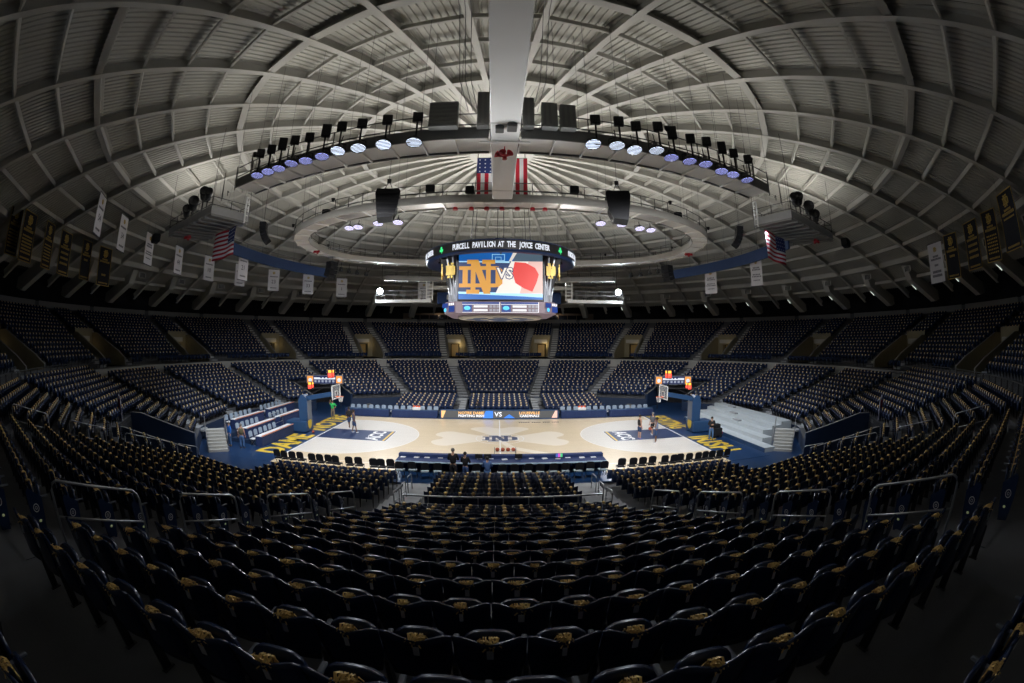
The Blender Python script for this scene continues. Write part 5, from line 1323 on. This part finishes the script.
# media risers at the left end
for k, (xa, x1, zz) in enumerate(((-17.9, -16.7, .0), (-19.6, -18.2, .25), (-21.6, -20.2, .6))): pass
for i, (x, y0, y1, z) in enumerate(((-17.0, -6.4, -1.2, .0), (-18.8, -5.6, -1.2, .3), (-20.8, -4.4, .2, .6), (-18.9, -.1, 4.3, .3), (-20.9, 1.6, 6.6, .6))):
    l = ['closest to the court', 'in the second row', 'in the highest row, nearer the steps', 'behind the left hoop, second row', 'behind the left hoop, highest row'][i]
    t = thing('media_table', f'navy skirted media table with orange edge, {l}', 'table', (x, (y0+y1)/2, 0)); d = (y1-y0)/2; h = z+.78
    m = MB(); m.bbox(-.3, .3, -d, d, h-.04, h, .01); m.build('tabletop', PAPER, t)
    m = MB(); m.box(.22, .34, -d, d, h, h+.03); m.build('edge_strip', mat('edge_orange', (.62, .2, .1), .5), t)
    m = MB(); K = int(2*d/.1)
    P = [(.3+.02*(k % 2), -d+2*d*k/K) for k in range(K+1)]; m.add([(x_, y_, zq) for zq in (z+.02, h-.03) for x_, y_ in P], [(k, k+1, K+2+k, K+1+k) for k in range(K)])
    for yy in (-d, d): m.box(-.3, .3, yy-.01, yy+.01, z+.02, h-.03)
    m.build('skirt', NAVYCL, t)
    for k in range(int(2*d/.75)):
        if first: pass
        c = dup(c3, (x-.75, y0+.4+k*.75, z), -PI/2, 'pale chair behind the left-end media tables', 'chairs at the media tables')
m = MB(); m.box(-20.0, -18.1, -5.9, 4.6, 0, .3); m.box(-22.4, -20.0, -6.5, 7.2, 0, .6); o = m.build('media_riser', FASCIA); tag(o, 'low navy riser carrying the left media tables', 'riser')
for i, (x, y, l) in enumerate(((-18.35, -.75, 'between the media tables'), (-19.7, .9, 'on the upper riser'))):
    rail_thing((x, y-.9, .3), (x-.1, y+.9, .3), 'short grey handrail at the left end '+l, .9, None)
# right end: empty grey risers
t = thing('empty_risers', 'empty pale grey stepped risers at the right end', 'risers', (17.7, 0, 0))
for k in range(5):
    m = MB(); m.box(.95*k, .95*(k+1) if k < 4 else 4.9, (-8.6, -6.9, -5.6, -5.6, -5.6)[k], 5.2+.2*k, 0, .32+.26*k); m.build('riser_deck', mat('riser_grey', (.47, .52, .55), .6, noise=.08, nscale=1.5), t)
m = MB(); m.box(-.03, 0, -8.6, 5.2, 0, .3); m.build('navy_front', NAVYPAD, t)
m = MB()
for k, (x, y) in enumerate(((2.1, -1.5), (2.9, .4), (3.8, 2.2))): m.box(x, x+.35, y, y+1.0, .32+.26*int(x/.95), .46+.26*int(x/.95))
m.build_each('loose_step', STEP, t)
# pale corner stairs with rails
for s in (-1, 1):
    t = thing('portable_stairs', f'pale grey stairs with handrails at the near {"left" if s < 0 else "right"} corner', 'stairs', (s*19.1, -8.9, 0), RAD(-s*42))
    m = MB()
    for k in range(7): m.box(-.75, .75, -.15-.0+k*.3, .3+k*.3+.15, .17*k if k == 0 else .17*k-.1, .17*(k+1))
    m.build('step_flight', PALE, t)
    for x in (-.8, .8):
        m = MB(); m.tube([(x, 0, 0), (x, 0, 1.), (x, 2.1, 2.1), (x, 2.1, 1.1)], .025, 6); m.tube([(x, 0, .5), (x, 2.1, 1.6)], .02, 6); m.cyl((x, 1., .5), (x, 1., 1.55), .02, 6); m.build('handrail', STEEL, t)
# tall corner banner signs on the tunnel wall heads
for s in (-1, 1):
    x, y, nx, ny = bowl(22.9, s*121.5)
    t = thing('wall_sign', f'narrow red and blue upright sign at the near {"left" if s < 0 else "right"} tunnel wall', 'sign', (x, y, TR(5)+.2), math.atan2(-ny, -nx)+RAD(s*52))
    m = MB(); m.M = Matrix.Rotation(PI/2, 4, 'X'); m.prism([(-.28, 0), (.28, 0), (.34, .6), (.28, 1.45), (0, 1.75), (-.28, 1.45), (-.34, .6)], -.02, .02); m.build('sign_panel', mat('sign_pale', (.45, .45, .55), .6), t)
    m = MB(); m.M = Matrix.Rotation(PI/2, 4, 'X')
    for zz_ in (-.024, .02): m.box(-.18, .18, .2, .8, zz_, zz_+.004, 0); m.box(-.18, .18, .9, 1.4, zz_, zz_+.004, 1)
    m.build('sign_print', [mat('sign_blue', (.03, .08, .4), .6), mat('sign_red', (.4, .03, .05), .6)], t)
# ball rack and balls
t = thing('ball_rack', 'low silver rack of basketballs at midcourt beside the scorers table', 'rack', (.25, -7.75, 0))
m = MB()
for x in (-.62, .62): m.tube([(x, -.14, .05), (x, -.14, 1.25)], .02, 6); m.tube([(x, .14, .05), (x, .14, 1.25)], .02, 6); m.beam((x, -.2, .05), (x, .2, .05), .05, .05)
m.build_each('upright', STEEL, t)
m = MB()
for z in (.45, 1.0):
    for y in (-.08, .08): m.tube([(-.62, y, z), (.62, y, z)], .014, 6)
m.build('shelf_rail', STEEL, t)
def ball(loc, label, group=None):
    t = thing('basketball', label, 'ball', loc, 0, group); m = MB(); m.sphere((0, 0, 0), .12, 20, 14); m.build('leather', BALL, t, True)
    m = MB(); n = 24
    for ax in range(3):
        P = []
        for k in range(n+1): a = 2*PI*k/n; c_, s_ = .1205*math.cos(a), .1205*math.sin(a); P.append([(c_, s_, 0), (c_, 0, s_), (0, c_, s_)][ax])
        m.tube(P, .003, 4)
    m.build_each('seam', BLACK, t)
for k in range(4): ball((-.2+k*.31, -7.75, 1.13), 'orange basketball on the top shelf of the rack', 'basketballs on the rack')
ball((-15.15, -.6, .13), 'bright orange basketball on the floor by the left stanchion')
ball((10.95, -2.9, 1.1), 'basketball held by the player in a pale striped navy kit')

# ------------------------------------------------------------------ people
def skin_body(name, verts, edges, radii, mt, parent, sub=1):
    me = bpy.data.meshes.new(name); me.from_pydata(verts, edges, []); o = bpy.data.objects.new(name, me); C.objects.link(o)
    sk = o.modifiers.new('s', 'SKIN'); sk.use_smooth_shade = True
    for v, r_ in zip(me.skin_vertices[0].data, radii): v.radius = r_ if isinstance(r_, tuple) else (r_, r_)
    me.skin_vertices[0].data[0].use_root = True
    ss = o.modifiers.new('u', 'SUBSURF'); ss.levels = sub; ss.render_levels = sub
    dg = bpy.context.evaluated_depsgraph_get(); dg.update(); nm = bpy.data.meshes.new_from_object(o.evaluated_get(dg)); bpy.data.objects.remove(o); bpy.data.meshes.remove(me)
    nm.name = name; nm.materials.clear(); nm.materials.append(mt); o = bpy.data.objects.new(name, nm); C.objects.link(o); o.parent = parent; return o
def person(label, loc, rz, skin, hair, top, legs_m, arms='down', sit=False, stride=.0, shorts=False, sleeves=True, shoe=BLACK, H=1.8, bald=False, vest=None, lean=0.):
    t = thing('person', label, 'person', loc, rz); k = H/1.8
    hipz = .95 if not sit else .55
    J = {'pelvis': (0, 0, hipz), 'waist': (0, lean*.3, hipz+.18), 'chest': (0, lean, hipz+.42), 'neck': (0, lean*1.1, hipz+.58), 'head': (0, lean*1.2+.015, hipz+.70), 'crown': (0, lean*1.2+.01, hipz+.80)}
    for s, n_ in ((-1, 'l'), (1, 'r')):
        st = stride*s
        J['hip'+n_] = (s*.10, 0, hipz-.05)
        if sit: J['kn'+n_] = (s*.13, .42, hipz-.02); J['an'+n_] = (s*.13, .44, .09); J['to'+n_] = (s*.14, .58, .04)
        else: J['kn'+n_] = (s*.12, st*.5+.03, .50); J['an'+n_] = (s*.13, st, .09); J['to'+n_] = (s*.15, st+.15, .035)
        J['sh'+n_] = (s*.19, lean*1.05, hipz+.50)
        a = arms if isinstance(arms, str) else arms[0 if s < 0 else 1]
        if a == 'down': e, w_, h = (s*.25, lean-.02, hipz+.22), (s*.27, lean+.05, hipz-.03), (s*.27, lean+.07, hipz-.12)
        elif a == 'fold': e, w_, h = (s*.27, lean+.0, hipz+.22), (s*.05, lean+.24, hipz+.26), (s*-.02, lean+.26, hipz+.28)
        elif a == 'hold': e, w_, h = (s*.27, lean+.05, hipz+.22), (s*.13, lean+.28, hipz+.20), (s*.11, lean+.36, hipz+.20)
        elif a == 'hip': e, w_, h = (s*.38, lean-.08, hipz+.25), (s*.2, lean+.03, hipz+.08), (s*.13, lean+.06, hipz+.06)
        else: e, w_, h = (s*.3, lean+.12, hipz+.55), (s*.2, lean+.2, hipz+.78), (s*.19, lean+.21, hipz+.87)
        J['el'+n_] = e; J['wr'+n_] = w_; J['ha'+n_] = h
    names = list(J); E = [('pelvis','waist'),('waist','chest'),('chest','neck'),('neck','head'),('head','crown')]
    for n_ in 'lr': E += [('pelvis','hip'+n_),('hip'+n_,'kn'+n_),('kn'+n_,'an'+n_),('an'+n_,'to'+n_),('chest','sh'+n_),('sh'+n_,'el'+n_),('el'+n_,'wr'+n_),('wr'+n_,'ha'+n_)]
    RD = dict(pelvis=(.15,.11), waist=(.135,.1), chest=(.16,.115), neck=.055, head=(.085,.1), crown=(.07,.08), hip=.095, kn=.06, an=.04, to=.035, sh=.07, el=.042, wr=.03, ha=.036)
    vs = [tuple(c*k for c in J[n_]) for n_ in names]; rd = []
    for n_ in names:
        key = n_ if n_ in RD else n_[:-1]; q = RD[key]; g_ = .8 if key in ('pelvis', 'waist', 'chest', 'hip', 'sh') else 1.; rd.append(tuple(c*k*g_ for c in q) if isinstance(q, tuple) else (q*k*g_, q*k*g_))
    ed = [(names.index(a), names.index(b)) for a, b in E]
    for s, n_ in ((-1, 'l'), (1, 'r')):                      # five fingers per hand
        w_ = Vector(J['wr'+n_]); h = Vector(J['ha'+n_]); d = (h-w_).normalized(); sd = d.cross(Vector((0, 1, 0)) if abs(d.y) < .8 else Vector((0, 0, 1))).normalized()
        for q in range(5):
            off = (q-1.5)*.02 if q < 4 else -.04; L = [.07, .08, .075, .06, .05][q]
            p0 = h+sd*off; dd = d if q < 4 else (d*.5-sd*.8).normalized(); p1 = p0+dd*L*.55+Vector((0, .006, 0)); p2 = p0+dd*L+Vector((0, .02, -.004))
            i0 = len(vs); vs += [tuple(c*k for c in p1), tuple(c*k for c in p2)]; rd += [(.0095*k,)*2, (.0085*k,)*2]; ed += [(names.index('ha'+n_), i0), (i0, i0+1)]
    skin_body('body', vs, ed, rd, skin, t)
    def cloth(nm, chain, extra, mt_, sc=1.):
        ns = sorted({a for e_ in chain for a in e_}, key=names.index); idx = {a: i for i, a in enumerate(ns)}
        v2 = [tuple(c*k for c in (J[a] if a not in extra else extra[a])) for a in ns]; r2_ = []
        for a in ns:
            key = a if a in RD else a[:-1]; q = RD.get(key, .07); q = q if isinstance(q, tuple) else (q, q); r2_.append(tuple((c*sc+(.034 if a in ('pelvis', 'waist', 'chest') else .018))*k for c in q))
        skin_body(nm, v2, [(idx[a], idx[b]) for a, b in chain], r2_, mt_, t)
    ch = [('pelvis','waist'),('waist','chest')]
    for n_ in 'lr':
        ch.append(('chest','sh'+n_))
        if sleeves: ch.append(('sh'+n_,'el'+n_))
        if sleeves == 'long': ch.append(('el'+n_,'wr'+n_))
    cloth('shirt', ch, {}, top, 1.05)
    ch = [('pelvis','waist')]; ex = {'waist': (0, 0, hipz+.07)}
    for n_ in 'lr':
        ch.append(('pelvis','hip'+n_)); ch.append(('hip'+n_,'kn'+n_))
        if not shorts: ch.append(('kn'+n_,'an'+n_))
    cloth('shorts' if shorts else 'trousers', ch, ex, legs_m, 1.25 if shorts else 1.1)
    for n_ in 'lr': m = MB(); a = Vector(J['an'+n_])*k; b = Vector(J['to'+n_])*k; m.sphere(tuple((a+b)/2+Vector((0, 0, -.02))), .06*k, 10, 6, 0, .8, 1.9, .75); m.build('shoe', shoe, t, True)
    hd = Vector(J['head'])*k; m = MB()
    if not bald: m.sphere(tuple(hd+Vector((0, -.018, .06))*k), .108*k, 14, 10, 0, .92, 1.05, .95); m.build('hair', hair, t, True)
    m = MB()
    for s in (-1, 1): m.sphere(tuple(hd+Vector((s*.033, .098, .03))*k), .011*k, 8, 6)
    m.build_each('eye', BLACK, t)
    m = MB(); m.sphere(tuple(hd+Vector((0, .108, -.005))*k), .016*k, 8, 6, 0, 1, 1, 1.4); m.build('nose', skin, t, True); m = MB()
    for s in (-1, 1): m.sphere(tuple(hd+Vector((s*.09, .0, .0))*k), .022*k, 8, 6, 0, .4, 1, 1.4)
    m.build_each('ear', skin, t, True)
    m = MB(); m.box(-.025*k, .025*k, hd.y+.098*k, hd.y+.105*k, hd.z-.05*k, hd.z-.042*k); m.build('mouth', mat('lips', (.3, .1, .08), .6), t)
    return t
NVT = mat('kit_navy', (.02, .05, .13), .8); BLK = mat('cloth_black', (.015, .015, .018), .9); BLU = mat('cloth_blue', (.02, .15, .55), .8); OLV = mat('cloth_olive', (.13, .12, .07), .9)
GRN = mat('cloth_green', (.03, .5, .13), .8); KHA = mat('cloth_khaki', (.2, .17, .12), .9); TEAL = mat('cloth_teal', (.03, .28, .33), .8); DNM = mat('cloth_denim', (.06, .12, .28), .9); GRYC = mat('cloth_grey', (.12, .12, .13), .9)
person('person in a bright blue jacket standing by the left corner stairs', (-19.25, -7.1, 0), RAD(150), SKIN, HAIRG, BLU, JEAN, 'down', sleeves='long', H=1.78)
person('person in an olive vest and jeans, back turned, near the left stairs', (-17.97, -7.3, 0), RAD(20), SKIN, HAIRG, OLV, JEAN, 'down', sleeves=False, H=1.8)
person('person in a green shirt and khaki trousers behind the left hoop', (-16.1, 6.3, 0), RAD(200), SKIN, HAIR, GRN, KHA, ('hip', 'raise'), H=1.8)
person('player in a navy kit shooting around on the left key, facing away', (-11.9, .7, 0), RAD(-60), SKIND, HAIR, NVT, NVT, 'down', shorts=True, sleeves=False, stride=.15, H=1.92, shoe=PAPER)
person('player in dark kit with pale shorts further back on the left key', (-12.9, 2.3, 0), RAD(60), SKIND, HAIR, BLK, NVT, 'hip', shorts=True, H=1.88, stride=.2, shoe=PAPER)
person('player in a plain black and navy kit standing at the right key', (10.65, -1.4, 0), RAD(-80), SKIN, HAIR, BLK, NVT, 'down', shorts=True, sleeves=False, H=1.92, shoe=mat('shoe_blue', (.1, .15, .5), .6))
person('player in a pale striped navy kit holding a ball, right side', (11.45, -3.0, 0), RAD(60), SKIND, HAIR, mat('kit_pale', (.16, .2, .3), .8), NVT, ('hold', 'down'), shorts=True, sleeves=False, H=1.95, shoe=PAPER)
person('person in grey walking behind the two players at the right key', (12.2, -.2, 0), RAD(20), SKIN, HAIRG, GRYC, BLK, 'down', shorts=True, H=1.85, stride=.2, shoe=PAPER)
person('person in a black jacket and jeans on the right baseline lettering', (15.9, -3.6, 0), RAD(165), SKIN, HAIR, BLK, JEAN, 'fold', sleeves='long', H=1.85)
person('person in a long dark coat standing behind the scorers table', (-2.55, -10.35, 0), RAD(-5), SKIN, HAIRG, BLK, BLK, 'hold', sleeves='long', H=1.86)
person('person with teal scarf and black jacket behind the scorers table', (-1.9, -10.4, 0), RAD(-20), SKIN, HAIR, BLK, DNM, 'hold', sleeves='long', H=1.68)
person('person in a blue denim shirt seated low at the scorers table', (-.75, -10.15, 0), RAD(0), SKIN, HAIR, DNM, JEAN, 'hold', sit=True, sleeves='long', H=1.7, lean=.12)
person('person in black seated among the far centre floor rows', (-2.2, 10.85, .2), PI, SKIND, HAIR, BLK, BLK, 'down', sit=True, sleeves='long', H=1.7)
# camera case and trolley beside the person on the right baseline
t = thing('equipment_trolley', 'black equipment trolley beside the person on the right baseline', 'trolley', (16.8, -2.9, 0))
m = MB(); m.bbox(-.4, .4, -.3, .3, .25, .8, .04); m.bbox(-.3, .25, -.2, .25, .8, 1.1, .04); m.build('bag', BLACKV, t); m = MB()
for x in (-.3, .3):
    for y in (-.22, .22): m.M = Matrix.Translation((x, y, .12)) @ Matrix.Rotation(PI/2, 4, 'X'); m.lathe([(.001, -.03), (.12, -.03), (.12, .03), (.001, .03)], 12)
m.M = Matrix.Identity(4); m.box(-.4, .4, -.3, .3, .2, .26); m.build('wheel_base', BLACK, t); m = MB(); m.bbox(.38, .5, -.2, .1, .3, .5, .03); m.build('red_case', RED, t)
# lamp posts / bins at far corners
for s in (-1, 1):
    t = thing('floor_bin', f'grey cylindrical bin at the far {"left" if s < 0 else "right"} corner of the court', 'bin', (s*13.6, 10.6, 0))
    m = MB(); m.lathe([(.001, 0), (.3, 0), (.33, .9), (.3, .9), (.27, .1), (.001, .1)], 18); m.build('bin_body', MGREY, t, True); m = MB(); m.lathe([(.001, .96), (.2, .96), (.35, .9), (.35, .86), (.001, .86)], 18); m.build('bin_lid', DGREY, t, True)

# ------------------------------------------------------------------ light
def spot(name, loc, target, e, ang, col=(1, 1, 1), blend=.35, size=.25):
    L = bpy.data.lights.new(name, 'SPOT'); L.energy = e; L.spot_size = RAD(ang); L.spot_blend = blend; L.color = col; L.shadow_soft_size = size
    o = bpy.data.objects.new(name, L); C.objects.link(o); o.location = loc; o.rotation_euler = (Vector(target)-Vector(loc)).to_track_quat('-Z', 'Y').to_euler(); return o
COURT_E = 3200
for i, (x, y) in enumerate(LP):
    if i % 2 == 0: spot('court_light', (x, y-.75, 14.75), (x*.95+(4 if x > 0 else -4)*(abs(x) > 6), 4.0, 0), COURT_E*1.25, 88, (1., .985, .985), 1.)
for i, (x, y) in enumerate(LP):
    if i % 2 == 1: spot('court_light', (x, -y, 14.2), (x*.95+(4 if x > 0 else -4)*(abs(x) > 6), 1.0, 0), COURT_E*.8, 62, (1., .985, .985), .8)
for s in (-1, 1):
    spot('flood_light', (s*14.0, 15.9, 13.3), (s*6, -14, 0), 4000, 100, (.8, .88, 1.), .8, .2)
    spot('end_light', (s*17, -9.5, 14.7), (s*19.5, 0, 0), 3500, 90, (.72, .85, 1.), .7)
# added up-facing fill lamps on the catwalk railings to brighten the roof
ul0 = thing('fill_uplight', 'small round fill lamp added on the catwalk railing, facing up', 'lamp', (0, 0, 0), 0, 'added fill lamps on the catwalk railings')
m = MB(); m.lathe([(.001, -.12), (.07, -.1), (.12, .05), (.13, .12), (.11, .12), (.1, .06), (.001, .04)], 14); q1 = m.build('housing', BLACK, ul0, True)
m = MB(); m.lathe([(.001, .06), (.1, .065), (.001, .075)], 14); q2 = m.build('lens', glow('fill_lens', (1., .95, .85), 6.), ul0); KIDS[ul0.name] = [q1, q2]
UP = [(ring[k][0]*1.05, ring[k][1]*1.05, 16.1, 70) for k in range(2, 40, 4)]+[(x, y-1.0, 16.15, 45) for x, y in (arc[1], arc[5], arc[15], arc[19])]+[(s*22.2, -8, 16.2, 160) for s in (-1, 1)]
for i, (x, y, z, e) in enumerate(UP):
    if i == 0: ul0.location = (x, y, z)
    else: dup(ul0, (x, y, z), 0)
    L = bpy.data.lights.new('roof_fill_light', 'SPOT'); L.energy = e*4; L.spot_size = RAD(165); L.spot_blend = .6; L.color = (1., .96, .91); L.shadow_soft_size = .25
    o = bpy.data.objects.new('roof_fill_light', L); C.objects.link(o); o.location = (x, y, z+.15); o.rotation_euler = (PI, 0, 0)
for k in range(4):  # more added fill lamps, on the scoreboard top, brightening the roof centre
    a = PI/4+k*PI/2
    t = dup(ul0, (4.2*math.cos(a), 4.2*math.sin(a), 14.25), 0, 'small fill lamp added on top of the scoreboard header ring', 'added fill lamps on the scoreboard ring')
    L = bpy.data.lights.new('roof_fill_light', 'SPOT'); L.energy = 1350; L.spot_size = RAD(172); L.spot_blend = .35; L.color = (1., .97, .92); L.shadow_soft_size = .5
    o = bpy.data.objects.new('roof_fill_light', L); C.objects.link(o); o.location = (4.2*math.cos(a), 4.2*math.sin(a), 14.6); o.rotation_euler = (PI, 0, 0)
for s in (-1, 1):  # added fill spots for the duct underside, with no fixture of their own
    L = bpy.data.lights.new('added_fill_spot', 'SPOT'); L.energy = 520; L.color = (.95, .97, 1.); L.spot_size = RAD(120); L.spot_blend = 1.; L.shadow_soft_size = .3
    o = bpy.data.objects.new('added_fill_spot', L); C.objects.link(o); o.location = (s*3.4, -17.6, 13.2); o.rotation_euler = (Vector((0, -22, 15))-o.location).to_track_quat('-Z', 'Y').to_euler()
for s in (-1, 1):
    spot('added_fill_spot', (s*11.5, -16.9, 13.9), (s*19, -8.5, 13.8), 520, 48, (.92, .95, 1.), .8, .3)  # added fill spot brightening the flag, ladder and platform
    spot('side_row_fill', (s*8.5, -7.5, 14.4), (s*23, -18, 2), 2600, 62, (.78, .87, 1.), 1., .2)  # added fill spot brightening the near side seat rows
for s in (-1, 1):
    spot('catwalk_fill', (s*4.6, -3.6, 13.0), (s*7, -17, 15.2), 950, 80, (1., .98, .95), .8, .3)  # added fill spot for the near catwalk underside and the duct
for s_, rng, lab in ((1, (108, 162), 'right'), (-1, (108, 162), 'left')):
    t = thing('guard_railing', f'black baluster railing behind the last row at the near {lab}', 'railing'); m = MB(); m2 = MB()
    P = [bowl(31.1, s_*a)[:2] for a in np.arange(rng[0], rng[1], 2)]
    for a, b in zip(P[:-1], P[1:]):
        m.beam((*a, 4.62), (*b, 4.62), .05, .05); m2.beam((*a, 5.57), (*b, 5.57), .06, .06)
        for q in range(8): x = a[0]+(b[0]-a[0])*q/8; y = a[1]+(b[1]-a[1])*q/8; m.beam((x, y, 4.6), (x, y, 5.55), .02 if q else .06, .02 if q else .06)
    m.build('rail_grille', BLACK, t); m2.build('top_rail', DGREY, t)
for s in (-1, 1):
    spot('far_stand_fill', (s*7, -17.4, 14.6), (s*7, 21, 1.5), 7000, 46, (1., .98, .96), 1., .25)  # added fill spot that lifts the far seat rows
    L = bpy.data.lights.new('press_box_lamp', 'POINT'); L.energy = 18; L.color = (1., .75, .5); L.shadow_soft_size = .2
    o = bpy.data.objects.new('press_box_lamp', L); C.objects.link(o); o.location = (s*11.5, 48.2, 12.6)
w = bpy.data.worlds.new('world'); bpy.context.scene.world = w; w.use_nodes = True
w.node_tree.nodes['Background'].inputs[0].default_value = (.6, .65, .8, 1); w.node_tree.nodes['Background'].inputs[1].default_value = 0.0
sc = bpy.context.scene
sc.view_settings.view_transform = 'Standard'; sc.view_settings.look = 'None'; sc.view_settings.exposure = 0.; sc.view_settings.gamma = 1.; sc.view_settings.use_curve_mapping = False
sc.cycles.max_bounces = 8; sc.cycles.diffuse_bounces = 5; sc.cycles.glossy_bounces = 3; sc.cycles.transparent_max_bounces = 8; sc.cycles.sample_clamp_indirect = 6.; sc.cycles.use_denoising = True
sc.cycles.caustics_reflective = False; sc.cycles.caustics_refractive = False
